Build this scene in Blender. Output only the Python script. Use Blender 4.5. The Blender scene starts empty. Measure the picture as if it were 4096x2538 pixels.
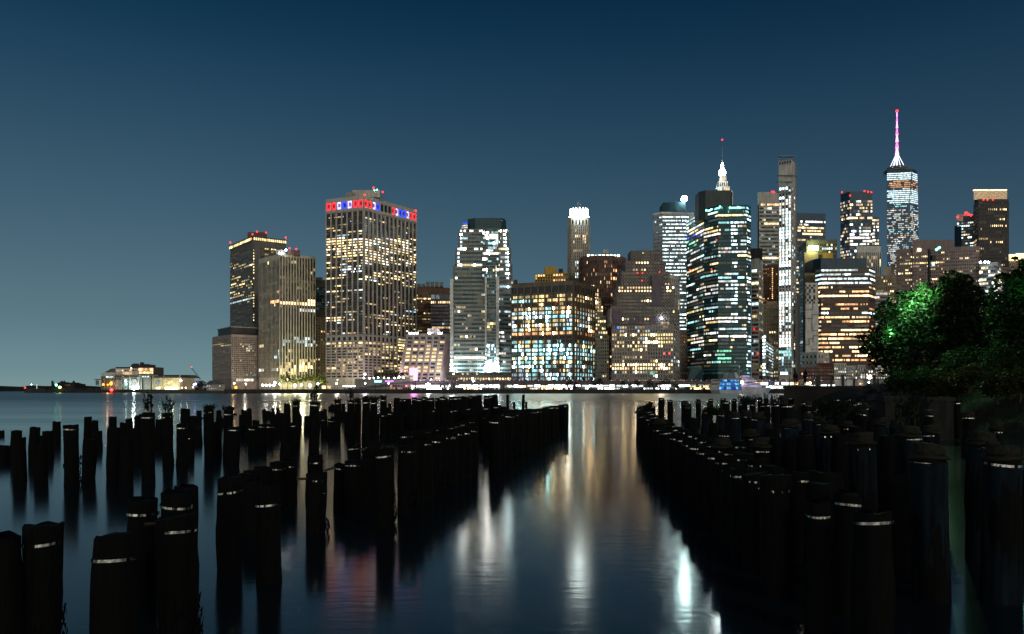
import bpy, math, random
from mathutils import Vector, Matrix
R = random.Random(7)
scene = bpy.context.scene
col = scene.collection
F = 3186.0; CX = 2048.0; HY = 1560.0; CAMZ = 3.0        # focal length and horizon of the photograph, in its own pixels

# ---------------------------------------------------------------- camera
cam = bpy.data.objects.new('camera', bpy.data.cameras.new('camera'))
col.objects.link(cam); scene.camera = cam
cam.location = (0, 0, CAMZ); cam.rotation_euler = (math.radians(90), 0, 0)
cam.data.sensor_width = 36.0; cam.data.lens = 36.0 * F / 4096.0
cam.data.shift_y = (HY - 1269.0) / 4096.0
cam.data.clip_start = 0.1; cam.data.clip_end = 60000

# ---------------------------------------------------------------- night sky
w = bpy.data.worlds.new('World'); scene.world = w; w.use_nodes = True
nt = w.node_tree; bg = nt.nodes['Background']
geo = nt.nodes.new('ShaderNodeTexCoord'); sep = nt.nodes.new('ShaderNodeSeparateXYZ')
nt.links.new(geo.outputs['Generated'], sep.inputs[0])
ramp = nt.nodes.new('ShaderNodeValToRGB'); ramp.color_ramp.interpolation = 'B_SPLINE'
def s2l(c): return tuple(((v/255.0+0.055)/1.055)**2.4 if v > 10 else v/255.0/12.92 for v in c) + (1.0,)
stops = [(0.0, (124, 150, 152)), (0.02, (110, 142, 148)), (0.075, (91, 121, 132)), (0.16, (73, 103, 120)), (0.26, (51, 83, 104)), (0.36, (27, 63, 88)), (0.44, (9, 46, 72)), (1.0, (6, 34, 56))]
el = ramp.color_ramp.elements
el[0].position = 0.0; el[0].color = s2l(stops[0][1]); el[1].position = 1.0; el[1].color = s2l(stops[-1][1])
for p, c in stops[1:-1]:
    e = el.new(p); e.color = s2l(c)
# the glow over the open water on the left is paler than the sky over the town
ma = nt.nodes.new('ShaderNodeMath'); ma.operation = 'MULTIPLY_ADD'; ma.use_clamp = True
nt.links.new(sep.outputs['X'], ma.inputs[0]); ma.inputs[1].default_value = 0.9; ma.inputs[2].default_value = 0.35
r2 = nt.nodes.new('ShaderNodeValToRGB')
r2.color_ramp.elements[0].color = (1.0, 1.0, 1.0, 1); r2.color_ramp.elements[1].color = (0.60, 0.62, 0.68, 1)
nt.links.new(ma.outputs[0], r2.inputs[0])
ab = nt.nodes.new('ShaderNodeMath'); ab.operation = 'ABSOLUTE'
nt.links.new(sep.outputs['Z'], ab.inputs[0]); nt.links.new(ab.outputs[0], ramp.inputs[0])
mx = nt.nodes.new('ShaderNodeMix'); mx.data_type = 'RGBA'; mx.blend_type = 'MULTIPLY'; mx.inputs[0].default_value = 1.0
nt.links.new(ramp.outputs[0], mx.inputs[6]); nt.links.new(r2.outputs[0], mx.inputs[7])
# low warm sky glow added behind the camera to light facades and straps
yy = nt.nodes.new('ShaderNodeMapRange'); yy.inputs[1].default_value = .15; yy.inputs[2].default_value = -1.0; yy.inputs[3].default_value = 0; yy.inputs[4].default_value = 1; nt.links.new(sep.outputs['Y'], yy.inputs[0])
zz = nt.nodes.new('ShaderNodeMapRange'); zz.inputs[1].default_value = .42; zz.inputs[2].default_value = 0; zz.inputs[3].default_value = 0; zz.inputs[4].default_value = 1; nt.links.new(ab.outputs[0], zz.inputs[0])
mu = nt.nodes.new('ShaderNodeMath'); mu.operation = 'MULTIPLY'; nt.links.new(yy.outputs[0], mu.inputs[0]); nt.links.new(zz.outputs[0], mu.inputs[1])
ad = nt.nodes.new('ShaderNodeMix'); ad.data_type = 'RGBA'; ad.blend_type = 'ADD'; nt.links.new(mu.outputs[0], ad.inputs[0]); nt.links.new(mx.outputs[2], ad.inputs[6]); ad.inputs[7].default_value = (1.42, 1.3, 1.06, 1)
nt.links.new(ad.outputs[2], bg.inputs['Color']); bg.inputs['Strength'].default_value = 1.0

# ---------------------------------------------------------------- low sun lamp added from behind the camera to bring up the facades
sl = bpy.data.lights.new('facade_fill_sun', 'SUN'); so = bpy.data.objects.new('facade_fill_sun', sl); col.objects.link(so)
sl.energy = 0.45; sl.angle = math.radians(8); sl.color = (1.0, 0.9, 0.72)
so.rotation_euler = (math.radians(66), 0, math.radians(30))

vs = scene.view_settings
vs.view_transform = 'Standard'; vs.look = 'None'; vs.exposure = 0.0; vs.gamma = 1.0; vs.use_curve_mapping = False

# ---------------------------------------------------------------- helpers
def X(px, D): return (px - CX) / F * D
def Z(py, D): return CAMZ + (HY - py) / F * D
def PX(x, y, z): return CX + x / y * F, HY - (z - CAMZ) / y * F

def rpoly(a, b, D, dep): return [(X(a, D), D), (X(b, D), D), (X(b, D+dep), D+dep), (X(a, D+dep), D+dep)]   # sides run along the line of sight
def tag(o, label=None, cat=None, group=None, kind=None):
    if label: o['label'] = label
    if cat: o['category'] = cat
    if group: o['group'] = group
    if kind: o['kind'] = kind
    return o

def empty(name, loc, label=None, cat=None, group=None, rz=0):
    o = bpy.data.objects.new(name, None); col.objects.link(o)
    o.location = loc; o.rotation_euler = (0, 0, rz); o.empty_display_size = 1
    return tag(o, label, cat, group)

class MB:
    """collects faces (world coordinates) and links them as one mesh object"""
    def __init__(s): s.v = []; s.f = []; s.c = []
    def face(s, pts, c=None):
        n = len(s.v); s.v.extend([tuple(p) for p in pts]); s.f.append(tuple(range(n, n+len(pts)))); s.c.append(c)
    def box(s, x0, x1, y0, y1, z0, z1, c=None, bottom=True):
        n = len(s.v)
        s.v.extend([(x0,y0,z0),(x1,y0,z0),(x1,y1,z0),(x0,y1,z0),(x0,y0,z1),(x1,y0,z1),(x1,y1,z1),(x0,y1,z1)])
        fs = [(0,1,5,4),(1,2,6,5),(2,3,7,6),(3,0,4,7),(4,5,6,7)]
        if bottom: fs.append((3,2,1,0))
        for f in fs: s.f.append(tuple(n+i for i in f)); s.c.append(c)
    def obox(s, A, d, n, u0, u1, o0, o1, z0, z1, c=None):
        """box in a facade frame: u along d, o outward along n"""
        k = len(s.v)
        for (u, o, z) in ((u0,o1,z0),(u1,o1,z0),(u1,o0,z0),(u0,o0,z0),(u0,o1,z1),(u1,o1,z1),(u1,o0,z1),(u0,o0,z1)):
            s.v.append((A[0]+d[0]*u+n[0]*o, A[1]+d[1]*u+n[1]*o, z))
        for f in ((0,1,5,4),(1,2,6,5),(3,0,4,7),(4,5,6,7),(3,2,1,0)):
            s.f.append(tuple(k+i for i in f)); s.c.append(c)
    def prism(s, poly, z0, z1, poly2=None, c=None):
        n = len(poly); k = len(s.v); p2 = poly2 or poly
        for p in poly: s.v.append((p[0], p[1], z0))
        for p in p2: s.v.append((p[0], p[1], z1))
        for i in range(n):
            j = (i+1) % n; s.f.append((k+i, k+j, k+n+j, k+n+i)); s.c.append(c)
        s.f.append(tuple(k+n+i for i in range(n))); s.c.append(c)
        s.f.append(tuple(k+i for i in reversed(range(n)))); s.c.append(c)
    def tube(s, p0, p1, r0, r1=None, n=8, c=None):
        r1 = r0 if r1 is None else r1
        p0 = Vector(p0); p1 = Vector(p1); a = (p1-p0)
        if a.length < 1e-6: return
        a.normalize(); q = a.to_track_quat('Z', 'Y'); k = len(s.v)
        for p, r in ((p0, r0), (p1, r1)):
            for i in range(n):
                t = 2*math.pi*i/n; v = q @ Vector((math.cos(t)*r, math.sin(t)*r, 0)); s.v.append(tuple(p+v))
        for i in range(n):
            j = (i+1) % n; s.f.append((k+i, k+j, k+n+j, k+n+i)); s.c.append(c)
        s.f.append(tuple(k+n+i for i in range(n))); s.c.append(c)
        s.f.append(tuple(k+i for i in reversed(range(n)))); s.c.append(c)
    def lathe(s, cx, cy, prof, n=16, sx=1, sy=1, c=None, rot=0):
        k = len(s.v)
        for r, z in prof:
            for i in range(n):
                t = 2*math.pi*i/n+rot; s.v.append((cx+math.cos(t)*r*sx, cy+math.sin(t)*r*sy, z))
        for a in range(len(prof)-1):
            for i in range(n):
                j = (i+1) % n; b = k+a*n; s.f.append((b+i, b+j, b+n+j, b+n+i)); s.c.append(c)
        s.f.append(tuple(k+(len(prof)-1)*n+i for i in range(n))); s.c.append(c)
        s.f.append(tuple(k+i for i in reversed(range(n)))); s.c.append(c)
    def ball(s, x, y, z, r, n=8, c=None):
        s.lathe(x, y, [(r*math.sin(math.pi*(i+.02)/(n*.5+.04)), z-r*math.cos(math.pi*(i+.02)/(n*.5+.04))) for i in range(n//2+1)], n, c=c)
    def build(s, name, m, parent=None, smooth=False, origin=None):
        me = bpy.data.meshes.new(name)
        org = Vector((0, 0, 0)); p = parent
        while p is not None and p.parent is not None: p = p.parent
        if p is not None: org = p.location.copy()
        if origin is not None: org = Vector(origin)
        me.from_pydata([(v[0]-org[0], v[1]-org[1], v[2]-org[2]) for v in s.v], [], s.f)
        if any(c is not None for c in s.c):
            at = me.color_attributes.new('glow', 'FLOAT_COLOR', 'CORNER'); buf = []
            for f, c in zip(s.f, s.c):
                c = c or (0, 0, 0); buf.extend((c[0], c[1], c[2], 1.0)*len(f))
            at.data.foreach_set('color', buf)
        if smooth: me.polygons.foreach_set('use_smooth', [True]*len(me.polygons))
        me.materials.append(m); me.update()
        o = bpy.data.objects.new(name, me); col.objects.link(o)
        if parent is not None: o.parent = parent
        else: o.location = org
        return o

MATS = {}
def newmat(name):
    m = bpy.data.materials.new(name); m.use_nodes = True
    return m, m.node_tree, m.node_tree.nodes['Principled BSDF']
def N(nt, t, **k):
    n = nt.nodes.new(t)
    for a, b in k.items(): setattr(n, a, b)
    return n
def plain(name, c, rough=.7, metal=0.0, var=.25, scale=.4, bump=0.0, spec=.3):
    """solid colour broken up by two sizes of stain"""
    if name in MATS: return MATS[name]
    m, nt, b = newmat(name)
    tc = N(nt, 'ShaderNodeTexCoord'); n1 = N(nt, 'ShaderNodeTexNoise'); n1.inputs['Scale'].default_value = scale; n1.inputs['Detail'].default_value = 6
    mp = N(nt, 'ShaderNodeMapping'); mp.inputs['Scale'].default_value = (1, 1, .35)
    nt.links.new(tc.outputs['Object'], mp.inputs[0]); nt.links.new(mp.outputs[0], n1.inputs['Vector'])
    r = N(nt, 'ShaderNodeValToRGB'); r.color_ramp.elements[0].position = .3; r.color_ramp.elements[1].position = .72
    r.color_ramp.elements[0].color = tuple(v*(1-var) for v in c)+(1,); r.color_ramp.elements[1].color = tuple(min(1, v*(1+var)) for v in c)+(1,)
    nt.links.new(n1.outputs[0], r.inputs[0]); nt.links.new(r.outputs[0], b.inputs['Base Color'])
    b.inputs['Roughness'].default_value = rough; b.inputs['Metallic'].default_value = metal; b.inputs['Specular IOR Level'].default_value = spec
    if bump:
        bp = N(nt, 'ShaderNodeBump'); bp.inputs['Strength'].default_value = bump; nt.links.new(n1.outputs[0], bp.inputs['Height']); nt.links.new(bp.outputs[0], b.inputs['Normal'])
    MATS[name] = m; return m
def emis(name, c, s):
    if name in MATS: return MATS[name]
    m, nt, b = newmat(name)
    b.inputs['Base Color'].default_value = (.02, .02, .02, 1); b.inputs['Emission Color'].default_value = tuple(c)+(1,); b.inputs['Emission Strength'].default_value = s
    m.cycles.emission_sampling = 'NONE'
    MATS[name] = m; return m
def glassmat(name, base, rough=.12, det=.55, scale=.45):
    """window glass: dark, reflects the sky; each pane gives off its own light (attribute), uneven like a furnished room"""
    m, nt, b = newmat(name)
    at = N(nt, 'ShaderNodeAttribute'); at.attribute_name = 'glow'
    tc = N(nt, 'ShaderNodeTexCoord'); n1 = N(nt, 'ShaderNodeTexNoise'); n1.inputs['Scale'].default_value = scale; n1.inputs['Detail'].default_value = 3
    nt.links.new(tc.outputs['Object'], n1.inputs['Vector'])
    mr = N(nt, 'ShaderNodeMapRange'); mr.inputs[1].default_value = .3; mr.inputs[2].default_value = .7; mr.inputs[3].default_value = 1-det; mr.inputs[4].default_value = 1+det
    nt.links.new(n1.outputs[0], mr.inputs[0])
    b.inputs['Base Color'].default_value = tuple(base)+(1,); b.inputs['Roughness'].default_value = rough; b.inputs['Specular IOR Level'].default_value = .22
    nt.links.new(at.outputs['Color'], b.inputs['Emission Color']); nt.links.new(mr.outputs[0], b.inputs['Emission Strength'])
    m.cycles.emission_sampling = 'NONE'
    MATS[name] = m; return m
GLASS = glassmat('window_glass', (.012, .016, .02))
TEAL = glassmat('teal_curtain_glass', (.01, .05, .055), rough=.18)
BLUE = glassmat('blue_curtain_glass', (.02, .045, .08), rough=.18)
RED = emis('red_beacon', (1, .03, .03), 4)
WHITE = emis('white_lamp', (.85, .95, 1), 40)
WARM = emis('warm_lamp', (1, .62, .22), 12)
ORANGE = emis('orange_lamp', (1, .24, .02), 7)
GREENL = emis('green_lamp', (.1, 1, .6), 15)
DARK = plain('dark_steel', (.03, .03, .032), .5, .3)
LEAD = plain('grey_plant_room', (.22, .22, .21), .6)
CONC = plain('concrete', (.3, .29, .27), .8)

def point(name, px, py, D, P, c, r=1.5, dx=0, parent=None):
    l = bpy.data.lights.new(name, 'POINT'); l.energy = P; l.color = c; l.shadow_soft_size = r
    o = bpy.data.objects.new(name, l); col.objects.link(o)
    o.location = (X(px, D)+dx, D, Z(py, D))
    if parent is not None: o.parent = parent; o.location = o.location - parent.location
    return o

# ---------------------------------------------------------------- water, sky glow, ground
def watermat():
    m, nt, b = newmat('night_water')
    b.inputs['Base Color'].default_value = (.006, .013, .020, 1); b.inputs['IOR'].default_value = 1.6
    tc = N(nt, 'ShaderNodeTexCoord')
    mp = N(nt, 'ShaderNodeMapping'); mp.inputs['Scale'].default_value = (.55, 2.2, 1); nt.links.new(tc.outputs['Object'], mp.inputs[0])
    n1 = N(nt, 'ShaderNodeTexNoise'); n1.inputs['Scale'].default_value = 2.6; n1.inputs['Detail'].default_value = 5; nt.links.new(mp.outputs[0], n1.inputs['Vector'])
    mp2 = N(nt, 'ShaderNodeMapping'); mp2.inputs['Scale'].default_value = (.012, .09, 1); nt.links.new(tc.outputs['Object'], mp2.inputs[0])
    n2 = N(nt, 'ShaderNodeTexNoise'); n2.inputs['Scale'].default_value = 1.0; n2.inputs['Detail'].default_value = 5; nt.links.new(mp2.outputs[0], n2.inputs['Vector'])
    mr = N(nt, 'ShaderNodeMapRange'); mr.inputs[1].default_value = .32; mr.inputs[2].default_value = .68; mr.inputs[3].default_value = .105; mr.inputs[4].default_value = .15
    nt.links.new(n2.outputs[0], mr.inputs[0])
    # calm between the posts, ruffled by the wind out on the open river
    sx = N(nt, 'ShaderNodeSeparateXYZ'); nt.links.new(tc.outputs['Object'], sx.inputs[0]); mo = N(nt, 'ShaderNodeMapRange'); mo.inputs[1].default_value = 55; mo.inputs[2].default_value = 260; mo.inputs[3].default_value = 0; mo.inputs[4].default_value = .17
    nt.links.new(sx.outputs['Y'], mo.inputs[0]); su = N(nt, 'ShaderNodeMath', operation='ADD'); nt.links.new(mr.outputs[0], su.inputs[0]); nt.links.new(mo.outputs[0], su.inputs[1]); nt.links.new(su.outputs[0], b.inputs['Roughness'])
    bp = N(nt, 'ShaderNodeBump'); bp.inputs['Strength'].default_value = .08; bp.inputs['Distance'].default_value = .03
    nt.links.new(n1.outputs[0], bp.inputs['Height']); nt.links.new(bp.outputs[0], b.inputs['Normal'])
    return m
b = MB(); b.face([(-9000, -60, 0), (9000, -60, 0), (9000, 14000, 0), (-9000, 14000, 0)])
tag(b.build('water', watermat()), kind='structure')
ASPH = plain('asphalt', (.06, .058, .055), .8)
b = MB(); GX = X(830, 660)
poly = [(X(640,700), 664), (X(1560,640), 640), (X(3150,640), 636), (X(4600,620), 620), (2600, 900), (2600, 3200), (-420, 3200), (X(640,700)-60, 900)]
b.prism(poly, -2, 2.2)
tag(b.build('ground', ASPH), kind='structure')
# dark wooded land on the horizon, left
b = MB(); x0, x1 = X(-300, 1500), X(1060, 1500); n = 170; pv = None
top = []
for i in range(n+1):
    x = x0+(x1-x0)*i/n
    h = 10+1.6*math.sin(i*.11)+1.2*math.sin(i*.37+1)+R.uniform(-1.3, 1.3) if i < 70 else 7.5+R.uniform(-.7, .7)
    top.append((x, h))
for i in range(n):
    (a, ha), (c, hc) = top[i], top[i+1]
    b.face([(a, 1500, -1), (c, 1500, -1), (c, 1506, hc), (a, 1506, ha)]); b.face([(a, 1506, ha), (c, 1506, hc), (c, 1700, hc*.6), (a, 1700, ha*.6)])
tag(b.build('hills', plain('dark_wooded_land', (.012, .018, .016), .95, var=.5, scale=.05)), kind='structure')
ORD = 'first second third fourth fifth sixth seventh eighth ninth tenth eleventh twelfth thirteenth fourteenth fifteenth sixteenth seventeenth eighteenth nineteenth twentieth'.split()
def nth(i):
    if i < 20: return ORD[i]
    t, u = divmod(i+1, 10); tens = {2: 'twenty', 3: 'thirty', 4: 'forty', 5: 'fifty', 6: 'sixty'}[t]
    return tens+'-'+ORD[u-1] if u else {2: 'twentieth', 3: 'thirtieth', 4: 'fortieth', 5: 'fiftieth', 6: 'sixtieth'}[t]
# ---------------------------------------------------------------- facade builder
PAL = {'warm': (1, .70, .36), 'yellow': (1, .76, .34), 'orange': (1, .50, .22), 'cool': (.70, .93, 1), 'teal': (.38, .88, .92), 'white': (1, .94, .84), 'red': (1, .05, .06),
       'blue': (.06, .18, 1), 'green': (.3, .95, .6), 'lilac': (.72, .55, 1), 'ice': (.75, .97, 1)}
def colour(p):
    if isinstance(p, tuple): p = R.choice(p)
    c = PAL[p]; j = R.uniform(-.08, .08)
    return (c[0]*(1-j*.3), c[1]*(1+j), c[2]*(1+2.2*j))
TAILM = [1]      # how far the brightest rooms of a building outshine the rest
def lcol(p, b, s=.45):
    b = b if b < 1.5 or TAILM[0] > 1 else 1.5+(b-1.5)*.45; k = .95*b*math.exp(R.gauss(0, s)); c = colour(p); return tuple(v*k for v in c)
MINPX = 1.3
class Tower:
    def __init__(s, kind, label, roof, D, k=0, wall=None, glass=None, cat='building', dep=30, z0=2.0, group=None, back=None):
        s.H = Z(roof[k][1], D); s.P = []
        for (px, py) in roof:
            Di = (s.H-CAMZ)*F/(HY-py); s.P.append((X(px, Di), Di))
        s.z0 = z0; s.wall = wall; s.glass = glass or GLASS
        L, Rr = s.P[0], s.P[-1]
        if len(s.P) == 3 and back is None:
            C = s.P[1]; s.poly = s.P+[(L[0]+Rr[0]-C[0], L[1]+Rr[1]-C[1])]
        elif len(s.P) > 2:
            s.poly = s.P+[(Rr[0]*(1+dep/Rr[1]), Rr[1]+dep), (L[0]*(1+dep/L[1]), L[1]+dep)]
        else: s.poly = s.P+[(Rr[0]*(1+dep/Rr[1]), Rr[1]+dep), (L[0]*(1+dep/L[1]), L[1]+dep)]
        s.D = D; mx_, my_ = sum(p[0] for p in s.poly)/4, sum(p[1] for p in s.poly)/len(s.poly)
        s.root = empty(kind, (sum(p[0] for p in s.poly)/len(s.poly), my_, z0), label, cat, group)
        s.w = MB(); s.w.prism(s.poly, z0, s.H)
        s.wins = []; s.bands = []; s.sp = {}
    def zy(s, y): return Z(y, s.D)
    def facade(s, i, cols, floors, y0, y1, fw=.7, fh=.6, pt=.5, st=.35, lit=None, zones=(), A=None, B=None, sub=1, band=False, glass=None, skipw=(), gap=.12, smat=None):
        """floors x cols window grid on wall i between photograph rows y0 (top) and y1 (bottom), measured at the tower's reference depth"""
        A = A or s.P[i]; B = B or s.P[i+1]
        d = Vector((B[0]-A[0], B[1]-A[1])); L = d.length; d.normalize(); n = Vector((d.y, -d.x))
        zt, zb = s.zy(y0), max(s.z0, s.zy(y1)); pw = L/cols; ph = (zt-zb)/floors
        if pt > 0 and fw < 1:
            for c in range(cols+1):
                h = (1-fw)*pw*.5; a = max(0, c*pw-h); e = min(L, c*pw+h)
                s.w.obox(A, d, n, a, e, -.3, pt, zb, zt)
        if st > 0 and fh < 1:
            for f in range(floors+1):
                h = (1-fh)*ph*.5; a = max(zb, zb+f*ph-h); e = min(zt, zb+f*ph+h)
                (s.sp.setdefault(smat.name, (smat, MB()))[1] if smat else s.w).obox(A, d, n, 0.02, L-.02, -.3, st, a, e)
        lit = lit or {}
        p, br, pal, fl, jit = lit.get('p', .2), lit.get('b', 1.0), lit.get('pal', 'warm'), lit.get('fl', 0), lit.get('j', .5)
        for f in range(floors):
            on = R.random() < fl; fb = math.exp(R.gauss(0, .35)); run = 0; fc = R.choice(pal) if isinstance(pal, tuple) else pal; zk = None
            za = zb+f*ph+(1-fh)*ph*.5; ze = zb+(f+1)*ph-(1-fh)*ph*.5
            fw_ = []
            for c in range(cols):
                if (c, f) in skipw: continue
                u0 = c*pw+(1-fw)*pw*.5; u1 = (c+1)*pw-(1-fw)*pw*.5
                sw = (u1-u0)/sub
                for q in range(sub):
                    a = u0+q*sw+(gap if q else 0)*.5; e = u0+(q+1)*sw-(gap if q < sub-1 else 0)*.5
                    um = (a+e)/2; P = (A[0]+d.x*um, A[1]+d.y*um); px, py = PX(P[0], P[1], (za+ze)/2)
                    pp, bb, cc = (.93 if on else p), br*(1.3*fb if on else 1), (fc if on else pal)
                    for zn in zones:
                        if zn[0] <= px <= zn[1] and zn[2] <= py <= zn[3]: pp, bb, cc = zn[4], zn[5], zn[6]
                    if zk != (pp, bb, cc) or R.random() < (.16 if band else .36 if sub > 1 or cols > 14 else .6):      # a tenant's stretch of one floor
                        zk = (pp, bb, cc); lit_ = R.random() < pp; rc = lcol(cc, bb, jit); dim = R.choice((.004, .012, .03, .07)) if pp > 0 else .004; dc = tuple(v*dim for v in colour(cc if pp > 0 else 'cool'))
                    k_ = math.exp(R.gauss(0, .28))*(TAILM[0] if R.random() < (.075 if TAILM[0] > 5 else .17) else 1); off = R.random() < .07
                    g = tuple(v*k_ for v in rc) if lit_ and not off else dc
                    o = .12
                    q4 = [(A[0]+d.x*u+n.x*o, A[1]+d.y*u+n.y*o, z) for u, z in ((a, za), (e, za), (e, ze), (a, ze))]
                    fw_.append((q4, g, lit_))
            if band: s.bands.append((fw_, glass or s.glass))
            else:
                for q4, g, l in fw_: s.wins.append((q4, g, l, glass or s.glass))
    def area(s, q4):
        a = [PX(*p) for p in q4]; return abs((a[1][0]-a[0][0])*(a[2][1]-a[1][1]))/16.0
    def done(s):
        s.w.build('wall', s.wall, s.root)
        for mt, m in s.sp.values(): m.build('spandrels', mt, s.root)
        for fw_, g in s.bands:
            m = MB()
            for q4, c, l in fw_: m.face(q4, c)
            if m.f: m.build('window_band', g, s.root)
        if s.wins:
            key = sorted(range(len(s.wins)), key=lambda i: -s.area(s.wins[i][0])*(1.3 if s.wins[i][2] else 1.0))
            big = set(i for i in key[:100] if s.area(s.wins[i][0]) > MINPX)
            rest = {}
            for i, (q4, c, l, g) in enumerate(s.wins):
                if i in big:
                    m = MB(); m.face(q4, c); m.build('window', g, s.root)
                else: rest.setdefault(g.name, (g, MB()))[1].face(q4, c)
            for g, m in rest.values():
                tag(m.build('window', g, s.root), kind='stuff')
        return s.root
    def add(s, name, m, mat, smooth=False): return m.build(name, mat, s.root, smooth)
    def pbox(s, name, mat, x0, x1, y0, y1, D=None, dep=15):
        """a box on the roof or in front, given by its outline in the photograph"""
        D = D or s.D; m = MB(); m.prism(rpoly(x0, x1, D, dep), Z(y1, D), Z(y0, D)); return m.build(name, mat, s.root)
    def glow(s, name, pts, col_, b, D=None, r=.8, mat=None):
        D = D or s.D
        for (px, py) in pts:
            m = MB(); m.ball(X(px, D), D, Z(py, D), r, 8); m.build(name, mat or RED, s.root)

STONE = plain('pale_stone', (.40, .37, .33), .75)
BROWN = plain('brown_stone', (.22, .16, .13), .75)
GREY = plain('grey_concrete', (.30, .29, .27), .75)
TAN = plain('tan_brick', (.34, .28, .2), .8)
REDB = plain('dark_red_granite', (.11, .06, .05), .6)
DKG = plain('dark_metal_cladding', (.05, .05, .05), .5, .2)
BRZ = plain('bronze_mullions', (.13, .10, .075), .5, .3)
TEALW = plain('teal_frame', (.015, .05, .055), .35, .1)
BLUEW = plain('blue_glass_cladding', (.02, .05, .08), .3, .1)
WHT = plain('white_stone', (.55, .54, .5), .7)
YEL = plain('yellow_brick', (.5, .33, .07), .8)
PINK = plain('rose_precast', (.42, .34, .33), .75)
BLK = plain('black_spandrel_glass', (.012, .014, .018), .3)
GREENW = plain('green_netting', (.03, .16, .07), .8)

# 1 back left tower with lit top floor
t = Tower('office_tower', 'dark office tower at the skyline\'s left end, with a lit top storey and red beacons', [(921, 987), (1012, 948), (1144, 963)], 1015, 1, plain('dark_grey_precast', (.15, .145, .135), .75))
t.facade(0, 21, 46, 985, 1500, .62, .5, .25, .15, dict(p=.05, b=.8, pal=('warm', 'cool'), fl=.06), zones=[(920, 1010, 1056, 1075, .7, 1.3, 'yellow'), (920, 1010, 1105, 1128, .5, 1.1, 'yellow'), (920, 1010, 1134, 1153, .8, 1.4, 'yellow'), (920, 1010, 1168, 1180, .7, 1.2, 'yellow')])
t.facade(1, 26, 46, 985, 1500, .6, .45, .3, .3, dict(p=.12, b=.8, pal='warm'), zones=[(1016, 1040, 960, 1320, 0, 0, 'warm'), (1060, 1144, 985, 1050, .42, 1.2, 'yellow'), (1000, 1018, 960, 1300, .7, 1.6, 'yellow')])
c = MB(); A, B, C = t.P
for (a, b_, cols) in ((A, B, 14), (B, C, 16)):
    d = Vector((b_[0]-a[0], b_[1]-a[1])); L = d.length; d.normalize(); n = Vector((d.y, -d.x))
    t.w.obox(a, d, n, 0, L, -1, 1.5, t.zy(962), t.zy(946)); t.w.obox(a, d, n, -1.2, L+1.2, -1, 2.4, t.zy(948.5), t.zy(946))
    m = MB()
    for i in range(cols):
        z0, z1 = t.zy(961), t.zy(951); u0, u1 = L*i/cols+.5, L*(i+1)/cols-.5
        m.face([(a[0]+d.x*u+n.x*1.6, a[1]+d.y*u+n.y*1.6, z) for u, z in ((u0, z0), (u1, z0), (u1, z1), (u0, z1))], lcol('yellow', 2.2, .3))
    t.add('crown_window', m, GLASS)
t.w.obox(B, d, n, 1.5, 9, -1, 1.2, 2, t.zy(965))
t.pbox('plant_room', REDB, 990, 1068, 930, 950, 1020, 25); t.glow('beacon', [(921, 971), (1010, 938), (1028, 928), (1064, 932), (1143, 951)], 0, 0, 1010, 1.1)
t.done()
# 2 low block in front
t = Tower('office_block', 'low pinkish grey office block with a dark top storey, leftmost of the tall skyline', [(850, 1349), (926, 1338), (1040, 1343)], 930, 1, plain('rose_grey_precast', (.34, .27, .24), .75))
t.facade(0, 1, 22, 1345, 1516, .98, .45, .2, .45, dict(p=.9, b=.04, pal='warm'), zones=[(850, 930, 1376, 1386, .8, .5, 'yellow')], sub=24)
t.facade(1, 14, 20, 1348, 1512, .6, .62, .5, .4, dict(p=.1, b=.35, pal=('cool', 'warm')), zones=[(926, 1005, 1378, 1390, .7, .9, 'yellow'), (965, 1003, 1396, 1408, .75, 2.2, 'yellow')])
a = t.P
m = MB(); m.prism([(a[0][0]+6, a[0][1]+2), (a[1][0]-1, a[1][1]+2), (a[2][0]-4, a[2][1]+2), t.poly[3]], t.H, t.zy(1309)); t.add('dark_attic', m, DKG)
m = MB(); m.prism([(a[0][0]+5, a[0][1]+1), (a[1][0]-1, a[1][1]+1), (a[2][0]-3, a[2][1]+1), t.poly[3]], t.zy(1309), t.zy(1305)); t.add('attic_cornice', m, GREY)
m = MB()
for i in range(7):
    x = 946+i*10; m.face([(X(x, 928), 927, Z(1526, 928)), (X(x+8.5, 928), 927, Z(1526, 928)), (X(x+8.5, 928), 927, Z(1516, 928)), (X(x, 928), 927, Z(1516, 928))], lcol('white', .8 if i < 4 else 1.8, .3))
t.add('lobby_window', m, GLASS); t.done()
# 3 vertically striped tower
t = Tower('office_tower', 'beige tower with close vertical ribs and one bright storey halfway up behind the waterfront trees', [(1036, 1037), (1118, 1016), (1262, 1028)], 905, 1, plain('beige_precast', (.50, .46, .36), .75))
t.facade(0, 16, 38, 1036, 1510, .66, .92, .3, .08, smat=BLK, lit= dict(p=.03, b=.6, pal='warm'), zones=[(1036, 1120, 1470, 1486, .85, .9, 'white'), (1036, 1120, 1040, 1054, .4, .9, 'yellow'), (1085, 1120, 1400, 1440, .4, .8, 'cool'), (1080, 1133, 1200, 1216, .8, 2.0, 'orange')])
t.facade(1, 13, 38, 1026, 1512, .6, .93, .7, .12, smat=BLK, lit= dict(p=.05, b=.55, pal=('warm', 'yellow')), zones=[(1110, 1262, 1205, 1221, .97, 3.5, 'warm'), (1180, 1262, 1236, 1246, .9, 1.4, 'white'), (1130, 1262, 1258, 1330, 0, 0, 'warm'), (1110, 1262, 1345, 1382, .45, .7, 'cool'), (1120, 1262, 1420, 1480, .35, .9, 'yellow'), (1110, 1262, 1468, 1500, .7, 1.3, 'yellow')])
t.pbox('plant_room', LEAD, 1104, 1140, 1000, 1024, 910, 22); t.pbox('dark_plant_room', REDB, 1150, 1200, 1002, 1024, 912, 22)
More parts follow.
